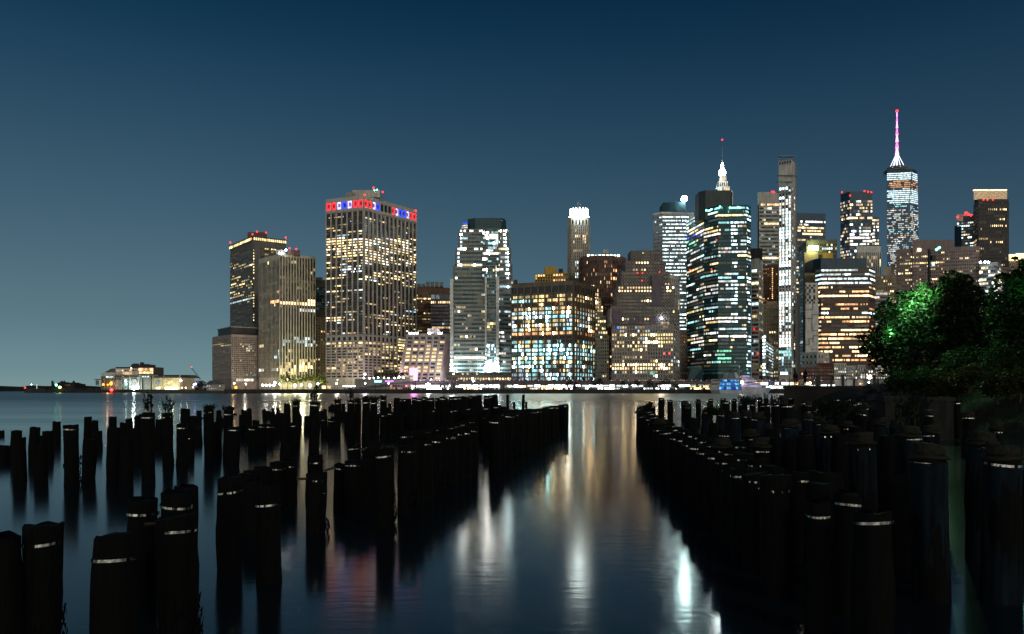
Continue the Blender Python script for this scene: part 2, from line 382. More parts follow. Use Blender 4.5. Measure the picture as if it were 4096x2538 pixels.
t.glow('roof_lamp', [(1118, 1013), (1128, 1013), (1144, 1001)], 0, 0, 906, 1.0, WHITE); t.glow('beacon', [(1158, 994), (1185, 997)], 0, 0, 905, 1.0); t.done()
# 4 narrow one between
t = Tower('apartment_block', 'narrow tan block squeezed between the ribbed beige tower and the widest tower', [(1250, 1266), (1302, 1272)], 930, 0, TAN, dep=25)
t.facade(0, 5, 21, 1272, 1512, .42, .5, .2, .35, dict(p=.1, b=.8, pal='warm')); t.done()
t = Tower('tower_under_renovation', 'narrow tower wrapped in green scaffold netting between the ribbed beige tower and the widest tower', [(1256, 1118), (1308, 1122)], 980, 0, TAN, dep=25)
t.facade(0, 5, 9, 1150, 1240, .85, .82, .35, .3, dict(p=.04, b=.6, pal='cool'))
m = MB()
for i in range(6): m.box(X(1257+i*9.5, 978), X(1258.3+i*9.5, 978), 976, 977, Z(1240, 978), Z(1150, 978))
for i in range(9): m.box(X(1257, 978), X(1306, 978), 975, 976, Z(1151+i*11, 978)-.35, Z(1151+i*11, 978)+.3)
t.add('scaffold', m, GREENW); t.pbox('roof_block', PINK, 1262, 1290, 1110, 1122, 975, 15); t.done()
# 5 the widest tower
t = Tower('office_tower', 'widest tower, pale vertical piers, with red, white and blue lit squares along its top', [(1305, 800), (1455, 783), (1664, 842)], 855, 1, STONE)
Z5 = []
for (ya, yb, p, b_) in ((896, 906, .25, 1.5), (918, 930, .4, 1.5), (952, 1000, .93, 3.0), (1000, 1030, .9, 2.6), (1042, 1056, .55, 1.6), (1066, 1076, .5, 1.6), (1088, 1102, .6, 1.5), (1110, 1122, .7, 1.6), (1160, 1170, .75, 1.5), (1268, 1288, .6, 1.4)):
    Z5.append((1300, 1456, ya, yb, p, b_, ('warm', 'yellow', 'white')))
for (ya, yb, p, b_) in ((872, 900, .25, 1.0), (955, 985, .8, 2.6), (990, 1060, .72, 2.5), (1086, 1120, .6, 2.2), (1130, 1150, .4, 1.2), (1250, 1330, .3, 1.0)):
    Z5.append((1456, 1664, ya, yb, p, b_, ('warm', 'yellow', 'white')))
Z5.append((1360, 1450, 1058, 1100, .45, 1.6, ('cool', 'white')))
t.facade(0, 7, 46, 843, 1337, .8, .5, 1.3, .15, smat=BLK, lit= dict(p=.11, b=.8, pal=('warm', 'yellow', 'cool')), zones=Z5, sub=4)
t.facade(1, 13, 46, 843, 1337, .72, .5, 1.3, .15, smat=BLK, lit= dict(p=.11, b=.8, pal=('warm', 'yellow', 'cool')), zones=Z5, sub=3)
t.facade(0, 7, 1, 1345, 1363, .62, .8, 1.2, .9, dict(p=0)); t.facade(1, 13, 1, 1343, 1365, .6, .8, 1.2, .9, dict(p=0))
t.facade(0, 7, 13, 1366, 1512, .8, .6, 1.0, .8, dict(p=.35, b=.7, pal=('yellow', 'warm')), [(1300, 1456, 1366, 1380, .95, 1.3, 'yellow'), (1300, 1456, 1500, 1520, 0, 0, 'warm')], sub=3)
t.facade(1, 13, 13, 1366, 1512, .76, .6, 1.0, .8, dict(p=.5, b=.9, pal=('yellow', 'warm')), [(1300, 1664, 1504, 1520, 0, 0, 'warm')], sub=2)
sq = 'r r l b l r r'.split(); sq2 = 'r r l b 0 0 0 r l b b l r r'.split()
for i, q in ((0, sq), (1, sq2)):
    A, B = t.P[i], t.P[i+1]; d = Vector((B[0]-A[0], B[1]-A[1])); L = d.length; d.normalize(); n = Vector((d.y, -d.x)); zt, zb = t.zy(799), t.zy(829); pw = L/len(q)
    t.w.obox(A, d, n, 0, L, -.3, 1.3, zt, t.H); t.w.obox(A, d, n, 0, L, -.3, 1.3, zb-3, zb)
    for c, k in enumerate(q):
        t.w.obox(A, d, n, c*pw, c*pw+pw*.09, -.3, 1.3, zb, zt); t.w.obox(A, d, n, (c+1)*pw-pw*.09, (c+1)*pw, -.3, 1.3, zb, zt)
        g = {'r': (2.6, .04, .09), 'l': (1.3, 1.0, 2.4), 'b': (.04, .12, 2.8), '0': (.01, .01, .01)}[k]; g2 = tuple(v*.12 for v in g)
        m = MB()
        for (u0, u1, za, zb_, gg) in ((.1, .9, 0, .28, g), (.1, .9, .8, 1, g), (.1, .28, .28, .8, g), (.72, .9, .28, .8, g), (.28, .72, .28, .8, g2)):
            m.face([(A[0]+d.x*pw*(c+u)+n.x*.2, A[1]+d.y*pw*(c+u)+n.y*.2, zb+(zt-zb)*z) for u, z in ((u0, za), (u1, za), (u1, zb_), (u0, zb_))], gg)
        t.add('crown_panel', m, GLASS)
t.pbox('plant_room', STONE, 1410, 1520, 761, 790, 870, 30); t.pbox('upper_plant_room', LEAD, 1382, 1420, 771, 790, 865, 20)
m = MB()
for i in range(7):
    for j in range(4): m.tube((X(1494+i*8, 872), 872, Z(804, 872)), (X(1494+i*8, 872), 872, Z(772, 872)), .18, n=4)
for j in range(5): m.tube((X(1494, 872), 872, Z(772+j*8, 872)), (X(1542, 872), 872, Z(772+j*8, 872)), .18, n=4)
t.add('roof_lattice', m, LEAD); t.glow('beacon', [(1494, 752), (1531, 769), (1459, 781), (1663, 844)], 0, 0, 852, 1.1); t.glow('roof_lamp', [(1498, 762), (1508, 760)], 0, 0, 852, .7, GREENL)
t.done()

# unseen lamps added at the towers' feet to light the lower storeys
for (px, py, D, P, c, lab) in ((1150, 1520, 885, 60000, (1, .92, .5), 'added fill lamp at the left foot of the ribbed beige tower'), (1215, 1520, 885, 70000, (1, .92, .5), 'added fill lamp at the right foot of the ribbed beige tower'), (1350, 1522, 838, 30000, (1, .85, .6), 'added fill lamp at the left foot of the widest tower'), (1480, 1515, 838, 42000, (1, .72, .85), 'added fill lamp below the corner of the widest tower'), (1590, 1515, 790, 30000, (1, .75, .85), 'added fill lamp between the widest tower and the leaning rose building'), (1725, 1520, 775, 24000, (1, .75, .9), 'added fill lamp at the foot of the leaning rose building'), (980, 1522, 900, 26000, (1, .85, .7), 'added fill lamp at the foot of the low pinkish grey block')):
    r = empty('added_fill_lamp', (X(px, D), D, 2), lab, 'lamp'); m = MB(); m.tube((X(px, D), D, 2), (X(px, D), D, Z(py, D)), .15, n=6); m.build('pole', DARK, r)
    m = MB(); m.ball(X(px, D), D, Z(py, D)+.5, .5, 8); m.build('lamp_globe', WARM, r); point('lamp_light', px, py, D-1.5, P*.55, c, .8, parent=r)
# 6 brown pair behind
t = Tower('office_tower', 'low brown tower behind the widest tower, with grey cooling units on its flat roof', [(1655, 1147), (1800, 1152)], 1000, 0, plain('brown_brick', (.16, .09, .065), .8))
t.facade(0, 26, 20, 1165, 1400, .6, .45, .25, .3, dict(p=.12, b=.8, pal=('warm', 'yellow')), [(1664, 1726, 1186, 1204, .9, 1.5, 'warm'), (1726, 1800, 1150, 1330, 0, 0, 'warm')])
for i in range(6): t.pbox('cooling_unit', LEAD, 1668+i*18, 1683+i*18, 1128 if i > 1 else 1136, 1147, 1005, 12)
t.done()
t = Tower('office_block', 'brown block with one row of bright square windows, left of the stepped striped tower', [(1723, 1174), (1815, 1174)], 960, 0, plain('violet_brown_brick', (.15, .10, .11), .8))
t.facade(0, 5, 1, 1177, 1200, .8, .7, .8, .6, dict(p=.5, b=.25, pal='cool')); t.facade(0, 13, 1, 1203, 1217, .62, .62, .4, .3, dict(p=1, b=2.2, pal='warm', j=.3))
t.facade(0, 20, 14, 1217, 1420, .55, .5, .3, .3, dict(p=.06, b=.4, pal='cool'), [(1720, 1810, 1306, 1316, .6, 1.1, 'warm')]); t.done()
# 7 sloping rose building
D = 800
t = Tower('office_block', 'low rose building with a leaning window front beside the pink screen', [(1626, 1340), (1784, 1340), (1801, 1334)], D, 1, PINK, dep=40, back=1)
sh = lambda px, py: px-(py-1340)*.115
t.w = MB(); zt, zb = Z(1336, D), 2
P_ = [(X(1626, D), D), (X(1786, D), D)]; dxs = -(zt-zb)*.115
t.w.prism([(P_[0][0]+dxs-3, D-9), (P_[1][0]+dxs, D-9), (X(1801, D), D+2), (X(1801, D), D+40), (P_[0][0], D+40)], zb, zt, [(P_[0][0], D), (P_[1][0], D), (X(1801, D), D+2), (X(1801, D), D+40), (P_[0][0], D+40)])
rows = 13
for r in range(rows):
    for c in range(6):
        ya = 1352 + r*14.4; h = 7.5; f = (ya-1336)/(1552-1336); x0 = 1632-(ya-1336)*.115+c*26+2; wd = 17
        y = D-9*f-.25; z1, z0 = Z(ya, D), Z(ya+h, D)
        if r == 0: z1, z0 = Z(1348, D), Z(1362, D)
        g = lcol(('yellow', 'warm'), 1.3, .4) if (r and R.random() < (.85 if r in (3, 4, 5, 6, 8, 9) else .45)) else (.01, .01, .012)
        t.wins.append(([(X(x0, D), y, z0), (X(x0+wd, D), y, z0), (X(x0+wd, D), y, z1), (X(x0, D), y, z1)], g, True, GLASS))
        m = t.w; m.box(X(x0-4.5, D), X(x0-.5, D), y-.8, y+.5, z0-3, z1+1)
for x in (1640, 1655, 1668, 1718, 1756, 1764):
    m = MB(); m.box(X(x-5, D), X(x+5, D), D+.5, D+1, Z(1336, D), Z(1331, D)); t.add('roof_lamp', m, WHITE)
t.pbox('plant_room', PINK, 1710, 1758, 1314, 1336, D+6, 14); t.done()
# stair tower between the widest tower and the rose building
t = Tower('office_block', 'slim dark block with lit floors wedged between the widest tower and leaning rose building', [(1590, 1345), (1640, 1352)], 845, 0, GREY, dep=20)
t.facade(0, 3, 14, 1352, 1512, .9, .55, .3, .5, dict(p=.7, b=1.1, pal='yellow'), sub=3); t.done()
# 8 stepped striped tower
TAILM[0] = 22
D = 780
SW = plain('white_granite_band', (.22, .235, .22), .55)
t = Tower('office_tower', 'stepped white banded tower with a dark glass top and floodlit bay down its front', [(1801, 1121), (1934, 1119), (1995, 1119), (2062, 1123)], D, 1, SW, TEAL, dep=45)
lt = dict(p=.1, b=.55, pal=('warm', 'yellow', 'white')); zz = [(1800, 2062, 1085, 1114, .75, 1.5, 'yellow'), (1800, 1955, 1402, 1413, .9, 2.4, 'white'), (1800, 1955, 1425, 1438, .9, 2.8, 'white'), (1800, 2060, 1350, 1358, .7, 1.3, 'white'), (1985, 2060, 1135, 1440, .42, 1.0, ('white', 'cool'))]
def tier(A_, B_, y0, y1, fl, cols, dz, sub=2, fw=.97):
    t.facade(0, cols, fl, y0, y1, fw, .5, .1, .5, lt, zz+dz, A=A_, B=B_, sub=sub)
pt_ = lambda px, dd=0: (X(px, D+dd), D+dd)
t.facade(0, 4, 22, 1121, 1490, .97, .5, .1, .5, lt, zz, A=pt_(1816), B=pt_(1941), sub=4)
t.facade(0, 3, 22, 1121, 1490, .97, .5, .1, .5, lt, zz, sub=4) if False else t.facade(2, 3, 22, 1121, 1490, .97, .5, .1, .5, lt, zz, sub=4)
def bay(x0, x1, y0, y1, n, pr=5):
    d_ = MB(); d_.box(X(x0, D-pr), X(x1, D-pr), D-pr, D+4, Z(y1, D), Z(y0, D)); return d_
m = bay(1949, 1983, 1050, 1478, 1, 3); t.add('glass_bay', m, TEALW)
t.facade(0, 6, 34, 1052, 1478, .9, .72, .15, .1, dict(p=.12, b=.5, pal=('yellow', 'cool', 'teal')), [(1940, 1990, 1285, 1310, .95, 1.3, 'yellow'), (1940, 1990, 1360, 1440, .5, 1.6, 'cool'), (1940, 1990, 1440, 1480, .9, 3, 'ice')], A=(X(1949, D-3), D-3), B=(X(1983, D-3), D-3), glass=TEAL)
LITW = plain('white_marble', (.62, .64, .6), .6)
# floodlit piers beside the bay, banded
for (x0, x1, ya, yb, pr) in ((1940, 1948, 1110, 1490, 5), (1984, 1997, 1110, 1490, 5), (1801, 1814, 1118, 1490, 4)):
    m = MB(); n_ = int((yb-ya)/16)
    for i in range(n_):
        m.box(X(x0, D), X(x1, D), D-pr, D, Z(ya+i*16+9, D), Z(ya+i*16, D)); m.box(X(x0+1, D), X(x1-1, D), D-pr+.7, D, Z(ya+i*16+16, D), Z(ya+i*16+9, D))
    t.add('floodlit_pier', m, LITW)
tiers = [(1809, 2050, 1052, 1121, 4, 1), (1817, 2045, 985, 1052, 4, 5), (1827, 2037, 910, 985, 5, 9)]
for (xa, xb, ya, yb, nf, back_) in tiers:
    Dn = D+back_; m = MB(); c4 = 11
    m.prism([(X(xa, D), Dn+8), (X(xa+c4, D), Dn), (X(xb-c4, D), Dn), (X(xb, D), Dn+8), (X(xb, D), Dn+30), (X(xa, D), Dn+30)], Z(yb, D), Z(ya, D)); t.w.v_off = 0
    k = len(t.w.v); t.w.v += m.v; t.w.f += [tuple(k+i for i in f) for f in m.f]; t.w.c += m.c
    lz = [(1800, 2062, ya+3, ya+16, .7, 2.6, ('white', 'yellow')), (xa, xa+24, ya, yb, .95, 2.6, 'ice'), (xb-24, xb, ya, yb, .95, 2.6, 'ice')]
    mid = 1966
    for (a_, b_) in ((xa+c4, 1925+nf), (2003-nf*2, xb-c4)):
        t.facade(0, 3, nf, ya, yb, .97, .5, .1, .5, dict(p=.22, b=.9, pal=('white', 'warm', 'cool')), lz, A=(X(a_, D), Dn), B=(X(b_, D), Dn), sub=4)
    m = MB(); m.box(X(1925+nf, D), X(2003-nf*2, D), Dn-2.5, Dn+2, Z(yb, D), Z(ya, D)); t.add('glass_bay', m, TEALW)
    t.facade(0, 9, nf+2, ya, yb, .92, .8, .1, .1, dict(p=.3, b=1.0, pal=('white', 'teal', 'cool')), [(1920, 2010, ya+nf*5, ya+nf*5+18, .97, 2.6, 'white')], A=(X(1926+nf, D), Dn-2.5), B=(X(2002-nf*2, D), Dn-2.5), glass=TEAL)
m = MB(); m.prism([(X(1867, D), D+16), (X(1898, D), D+10), (X(2004, D), D+10), (X(2024, D), D+16), (X(2024, D), D+34), (X(1867, D), D+34)], Z(912, D), Z(864, D)); t.add('glass_crown', m, TEALW)
t.facade(0, 14, 6, 866, 910, .94, .94, .12, .1, dict(p=0), A=(X(1898, D), D+10), B=(X(2004, D), D+10), glass=TEAL)
m = MB(); m.prism([(X(1842, D), D+18), (X(1867, D), D+14), (X(1867, D), D+30), (X(1842, D), D+30)], Z(912, D), Z(884, D)); t.add('shoulder', m, SW)
t.facade(0, 2, 3, 886, 910, .9, .5, .1, .3, dict(p=.8, b=1.2, pal='white'), A=(X(1842, D), D+18), B=(X(1867, D), D+14), sub=3)
m = MB(); m.box(X(1846, D), X(1866, D), D+18, D+19, Z(884, D), Z(876, D), c=(.02, .1, 1.2)); t.add('blue_light_panel', m, GLASS)
m = MB(); m.box(X(1785, D-14), X(2050, D-14), D-14, D-2, 2, Z(1490, D-14)); t.add('podium', m, GREY)
t.facade(0, 14, 1, 1493, 1503, .4, .6, .2, .2, dict(p=.3, b=1.4, pal='warm'), A=(X(1785, D-14), D-14), B=(X(2050, D-14), D-14))
t.facade(0, 24, 1, 1510, 1524, .6, .6, .2, .2, dict(p=.55, b=1.2, pal='warm'), A=(X(1785, D-14), D-14), B=(X(2050, D-14), D-14))
for (px, py) in ((1808, 1484), (1944, 1482), (1990, 1482)):
    m = MB(); m.box(X(px-5, D-9), X(px+5, D-9), D-9, D-8, Z(py+3, D), Z(py-3, D)); t.add('floodlight', m, WHITE)
    point('floodlight_glow', px, py-6, D-8, 26000, (.86, .97, 1), .8, parent=t.root)
t.done()
# 9 brown grid block
TAILM[0] = 30
D = 705
t = Tower('office_block', 'broad square office block of bronze mullions with nearly every floor lit teal and gold', [(2046, 1136), (2293, 1122), (2377, 1146)], D, 1, BRZ)
zs = []
for (ya, yb, p, b_, c_) in ((1170, 1204, .8, 1.2, 'yellow'), (1214, 1228, .1, .5, 'yellow'), (1228, 1252, .6, 1.0, ('yellow', 'warm')), (1252, 1272, .9, 1.6, ('teal', 'cool', 'white')), (1272, 1314, .72, 1.3, ('yellow', 'cool')), (1324, 1342, .6, 1.8, 'orange'), (1345, 1366, 0, 0, 'warm'), (1366, 1388, .7, 1.3, ('teal', 'yellow')), (1398, 1422, .95, 2.0, ('teal', 'teal', 'ice')), (1422, 1455, .75, 1.8, ('yellow', 'yellow', 'teal')), (1455, 1478, .5, 1.4, ('teal', 'ice')), (1490, 1524, .75, 1.2, ('ice', 'teal'))):
    zs.append((2040, 2380, ya, yb, p, b_, c_))
zs.append((2180, 2212, 1225, 1300, .95, 2.2, 'teal')); zs.append((2180, 2212, 1370, 1460, .9, 2.0, 'teal'))
for i, cols in ((0, 9), (1, 8)):
    t.facade(i, cols, 1, 1138, 1170, .82, .8, 1.4, .8, dict(p=0))
    zs = [z if z[4] < .2 else z[:4]+(max(z[4], .86), z[5]*.75, z[6]) for z in zs]; t.facade(i, cols, 21, 1172, 1524, .8, .66, 1.4, .25, dict(p=.6, b=1.3, pal=('yellow', 'teal', 'cool')), zs, sub=5 if i == 0 else 3)
t.glow('beacon', [(2228, 1208)], 0, 0, 700, .5); t.pbox('vent_housing', DARK, 2056, 2070, 1120, 1134, 715, 5); t.done()
TAILM[0] = 1
# 10 yellow building
t = Tower('apartment_block', 'mustard yellow apartment block peeking over the bronze office block', [(2140, 1096), (2274, 1091)], 900, 0, YEL)
t.facade(0, 13, 4, 1099, 1140, .6, .72, .5, .3, dict(p=.3, b=.9, pal=('cool', 'warm', 'orange')))
m = MB(); m.box(X(2180, 903), X(2228, 903), 903, 918, Z(1094, 903), Z(1067, 903)); t.add('penthouse', m, YEL)
t.pbox('roof_tank', DARK, 2234, 2252, 1076, 1092, 905, 8); t.done()
# 11 art deco tower
D = 930
t = Tower('skyscraper', 'slender pale stone tower with a floodlit octagonal crown and a lattice mast', [(2271, 872), (2284, 869), (2352, 869), (2358, 872)], D, 1, plain('cream_stone', (.36, .33, .28), .75), dep=35)
t.facade(1, 9, 34, 905, 1300, .42, .8, 1.0, .4, dict(p=.06, b=.9, pal=('warm', 'yellow')), [(2295, 2345, 935, 975, .42, 1.3, 'warm'), (2296, 2312, 1040, 1110, .7, 1.3, ('white', 'cool'))])
t.facade(0, 2, 34, 905, 1300, .4, .7, .7, .4, dict(p=.05, b=.8, pal='warm')); t.facade(2, 2, 34, 905, 1300, .4, .7, .7, .4, dict(p=.1, b=1, pal='warm'), [(2350, 2360, 980, 1000, .9, 1.8, 'warm')])
t.facade(1, 5, 1, 878, 903, .45, .8, 1.2, .6, dict(p=0))
cxw = X(2316, D+12)
m = MB(); m.lathe(cxw, D+12, [(10.6, t.H), (10.6, t.H+5.5), (9.8, t.H+5.6), (9.8, t.H+10)], 8, rot=math.pi/8); t.add('crown', m, LITW)
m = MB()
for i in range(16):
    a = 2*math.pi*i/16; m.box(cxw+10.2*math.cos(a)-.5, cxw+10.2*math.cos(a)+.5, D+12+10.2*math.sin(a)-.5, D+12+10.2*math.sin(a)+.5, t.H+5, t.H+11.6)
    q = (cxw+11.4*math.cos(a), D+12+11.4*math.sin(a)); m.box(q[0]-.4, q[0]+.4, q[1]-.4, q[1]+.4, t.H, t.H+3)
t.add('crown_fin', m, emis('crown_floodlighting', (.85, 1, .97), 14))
m = MB()
for (a, b_) in ((-2, -2), (2, -2), (2, 2), (-2, 2)): m.tube((cxw+a, D+12+b_, t.H+9), (cxw+a*.6, D+12+b_*.6, t.H+20), .25, n=4)
for z in range(5):
    for a in (-1, 1): m.tube((cxw-2, D+10, t.H+9+z*2.2), (cxw+2, D+10, t.H+9+z*2.2), .18, n=4); m.tube((cxw-2*a, D+10, t.H+9+z*2.2), (cxw+2*a, D+10, t.H+11+z*2.2), .15, n=4)
m.tube((cxw, D+12, t.H+18), (cxw, D+12, t.H+23), .2, n=4); t.add('lattice_mast', m, LEAD)
point('crown_glow', 2316, 864, D-6, 16000, (.85, 1, .97), 1, parent=t.root); t.done()
TAILM[0] = 2
# 12 dark rounded tower
D = 850
t = Tower('apartment_tower', 'dark brown rounded apartment tower with amber windows and a brightly lit roof terrace', [(2319, 1034), (2335, 1026), (2388, 1022), (2450, 1023), (2494, 1028), (2507, 1036)], D, 2, REDB, dep=40)
for i, c_ in ((0, 2), (1, 6), (2, 7), (3, 5), (4, 2)):
    t.facade(i, c_, 22, 1040, 1400, .58, .72, .9, .35, dict(p=.13, b=1.0, pal=('orange', 'warm')), [(2450, 2500, 1080, 1090, .9, 1.8, 'orange'), (2440, 2500, 1100, 1118, .8, 2.0, 'orange'), (2355, 2400, 1120, 1200, .4, 1.8, 'warm'), (2450, 2500, 1150, 1180, .7, 1.8, 'orange')], sub=2)
m = MB(); m.box(X(2346, D+8), X(2474, D+8), D+8, D+24, Z(1024, D), Z(1014, D)); t.add('roof_terrace', m, GREY)
for i in range(9):
    x = 2350+i*15; m = MB(); m.box(X(x, D+4), X(x+9, D+4), D+4, D+5, Z(1024, D), Z(1017+R.uniform(-1, 2), D)); t.add('terrace_light', m, emis('terrace_light', (.95, 1, .85), 5))
t.pbox('plant_room', GREY, 2413, 2434, 998, 1016, D+14, 10); t.done()
t = Tower('office_block', 'narrow near-black block between the white stepped building and the netted stepped tower', [(2407, 1190), (2458, 1190)], 800, 0, REDB, dep=25)
t.facade(0, 5, 24, 1200, 1512, .5, .6, .3, .3, dict(p=.15, b=.8, pal=('orange', 'warm')), [(2440, 2458, 1235, 1260, .8, 1.6, 'orange')]); t.done()
# 13 white stepped slim building
D = 760
t = Tower('apartment_block', 'slim white stepped apartment block with a lamp on its top setback', [(2374, 1340), (2435, 1340)], D, 0, WHT, dep=22)
t.facade(0, 7, 12, 1343, 1512, .62, .55, .3, .4, dict(p=.18, b=.9, pal='yellow'))
for (x1, ya, yb, c_) in ((2430, 1322, 1340, 6), (2423, 1264, 1322, 6), (2412, 1222, 1264, 5), (2404, 1194, 1222, 3)):
    xa = 2374; m = MB(); m.box(X(xa, D+1), X(x1, D+1), D+1, D+20, Z(yb, D), Z(ya, D)); t.add('setback', m, WHT)
    t.facade(0, c_, max(1, int((yb-ya)/14)), ya+1, yb, .6, .5, .3, .4, dict(p=.4, b=1.1, pal='yellow'), A=(X(xa, D+1), D+1), B=(X(x1, D+1), D+1))
t.glow('terrace_lamp', [(2384, 1210)], 0, 0, D-1, 1.4, WARM); t.done()
# 14 stepped tower in scaffold netting
TAILM[0] = 16
D = 715
ST = plain('weathered_limestone', (.27, .24, .22), .8); NET = plain('scaffold_netting', (.13, .11, .13), .9)
t = Tower('stepped_tower', 'stepped masonry tower wrapped in dark scaffold netting above its eleventh row of windows', [(2447, 1299), (2693, 1297), (2717, 1303)], D, 1, ST, dep=50, back=1)
zz = [(2440, 2720, 1330, 1345, .75, 1.6, 'yellow'), (2440, 2720, 1362, 1375, .7, 1.6, 'yellow'), (2440, 2720, 1378, 1392, .55, 1.6, 'warm'), (2440, 2720, 1392, 1412, .5, 1.5, 'yellow'), (2440, 2720, 1455, 1484, .95, 2.4, ('yellow', 'warm')), (2650, 2680, 1404, 1420, .9, 3, 'red'), (2440, 2480, 1300, 1318, .5, 1.4, 'blue')]
t.facade(0, 24, 14, 1302, 1512, .55, .6, .45, .3, dict(p=.34, b=.8, pal=('yellow', 'warm', 'cool')), zz); t.facade(1, 3, 14, 1306, 1512, .6, .6, .4, .3, dict(p=.12, b=.7, pal='cool'))
tiers = [(2450, 2712, 1222, 1299, 5, 2), (2472, 2698, 1140, 1222, 6, 5), (2488, 2680, 1080, 1140, 4, 8), (2508, 2662, 1035, 1080, 3, 11), (2532, 2648, 993, 1035, 3, 14)]
for (xa, xb, ya, yb, nf, bk) in tiers:
    m = MB(); m.box(X(xa, D), X(xb, D), D+bk, D+48-bk, Z(yb, D), Z(ya, D)); t.add('setback', m, NET)
    t.facade(0, int((xb-xa)/11), nf, ya+2, yb, .5, .55, .12, .12, dict(p=.1, b=.8, pal=('yellow', 'warm')), [(2440, 2700, 1150, 1165, .88, 2.2, 'warm'), (2540, 2640, 1040, 1066, .85, 2.2, ('warm', 'yellow')), (2540, 2660, 1192, 1206, .7, 1.3, 'yellow')], A=(X(xa, D+bk), D+bk), B=(X(xb, D+bk), D+bk))
for (x0, x1, ya, yb) in ((2452, 2490, 1240, 1296), (2540, 2575, 1262, 1297), (2608, 2650, 1100, 1222), (2515, 2537, 1262, 1297), (2600, 2640, 1265, 1297)):
    t.pbox('netted_shaft', NET, x0, x1, ya, yb, D+1.2 if ya > 1200 else D+4, 4)
m = MB()
for i in range(15):
    x = 2532+i*8.3; m.tube((X(x, D+13), D+13, Z(1040, D)), (X(x, D+13), D+13, Z(985+R.uniform(0, 4), D)), .12, n=4)
for y in (988, 1000, 1012, 1024): m.box(X(2530, D+13), X(2650, D+13), D+12.8, D+13, Z(y, D)-.12, Z(y, D)+.12)
for x in (2447, 2470, 2560, 2640, 2697):
    m.tube((X(x, D-1), D-1, Z(1300, D)), (X(x, D-1), D-1, Z(1218, D)), .12, n=4)
t.add('scaffold', m, LEAD)
t.glow('work_lamp', [(2646, 1274)], 0, 0, D-1, 1.0, WHITE); t.glow('beacon', [(2550, 1093), (2570, 1093), (2568, 1124), (2588, 1273), (2638, 1089)], 0, 0, D+5, .6)
t.done()
t = Tower('office_block', 'grey office wing with tall dark window slots right behind the netted stepped tower', [(2660, 1094), (2717, 1106)], 760, 0, WHT, dep=30)
t.facade(0, 7, 14, 1108, 1400, .55, .85, .8, .1, dict(p=.08, b=.5, pal='warm')); t.done()
TAILM[0] = 2
# 15 pyramid roofed tower
D = 935
t = Tower('skyscraper', 'tower with a dark truncated pyramid roof and rows of ice white office lights', [(2614, 858), (2650, 851), (2748, 851), (2775, 855)], D, 1, plain('grey_granite', (.26, .28, .3), .5), BLUE, dep=60)
zz = [(2650, 2750, 868, 888, .95, 2.2, 'ice'), (2614, 2750, 892, 900, .9, 1.5, 'ice')]
for (i, c_) in ((0, 6), (1, 20), (2, 4)): t.facade(i, c_, 40, 862, 1440, .7, .36, .5, .5, dict(p=.12 if i == 0 else .82, b=2.3 if i else .8, pal='ice', j=.4), zz)
a = t.P; m = MB(); bb = [(a[0][0]+6, a[0][1]+4), (a[2][0], a[2][1]+2), (a[2][0]*1.06, a[2][1]+56), (a[0][0]*1.06+6, a[0][1]+56)]
m.prism(bb, t.H, Z(795, D), [(X(2666, D), D+20), (X(2752, D), D+16), (X(2752, D), D+46), (X(2668, D), D+46)]); t.add('pyramid_roof', m, plain('dark_teal_roof', (.008, .02, .026), .85, spec=.05))
m = MB(); m.prism([(a[0][0]-1, a[0][1]-1), (a[1][0], a[1][1]-1.5), (a[3][0], a[3][1]-1), (a[3][0]*1.05, a[3][1]+50), ((a[0][0])*(1+58/a[0][1]), a[0][1]+58)], t.H-1.5, t.H+.6); t.add('cornice', m, WHT)
m = MB(); m.ball(X(2748, D), D+14, Z(784, D), 3.6, 12); t.add('roof_beacon', m, emis('roof_beacon', (.7, 1, .97), 190)); t.done()
TAILM[0] = 1
# 16 dark green glass tower
D = 720
t = Tower('office_tower', 'faceted dark green glass tower with a dark box on its roof and scattered lit floors', [(2746, 880), (2816, 838), (2873, 822), (2985, 820), (3003, 829)], D, 3, TEALW, TEAL, dep=45)
zz = [(2746, 2880, 912, 940, .95, 2.4, ('white', 'yellow')), (2860, 3003, 855, 870, .95, 2.2, ('white', 'yellow')), (2800, 3003, 822, 850, .8, 2.3, 'teal'), (2746, 2815, 938, 962, .7, .6, ('blue', 'lilac')), (2746, 2800, 966, 1000, .35, .9, 'green'), (2780, 2830, 950, 964, .6, 1.3, 'yellow'), (2925, 2952, 880, 1300, .6, 2.0, 'ice'), (2988, 3003, 850, 1480, .5, 2.2, 'ice'), (2746, 2820, 1140, 1160, .8, 2.0, 'white'), (2750, 3000, 1268, 1284, .6, 1.6, 'white'), (2746, 2870, 1350, 1385, .6, 1.5, ('yellow', 'white')), (2870, 2925, 1402, 1450, .7, 1.2, 'green'), (2950, 3000, 1010, 1035, .7, 1.4, 'yellow'), (2746, 3003, 1478, 1512, .05, .5, 'teal')]
for i, c_ in ((0, 22), (1, 14), (2, 26), (3, 6)):
    t.facade(i, c_, 46, 824, 1500, .93, .5, .12, .1, dict(p=.22, b=1.0, pal=('ice', 'white', 'teal', 'yellow'), fl=.1), zz, band=True)
D2 = D+14; m = MB(); m.prism([(X(2801, D2), D2+6), (X(2822, D2), D2), (X(2922, D2), D2), (X(2936, D2), D2+6), (X(2936, D2), D2+22), (X(2801, D2), D2+22)], Z(880, D2), Z(762, D2)); t.add('roof_box', m, plain('green_black_cladding', (.035, .045, .045), .5))
t.glow('beacon', [(2866, 960), (2906, 999), (2846, 1078), (2866, 1057), (2760, 1080)], 0, 0, D-1, .6); t.glow('roof_lamp', [(2880, 828), (2846, 838), (2920, 832), (2952, 830), (2825, 842)], 0, 0, D-1, .8, GREENL)
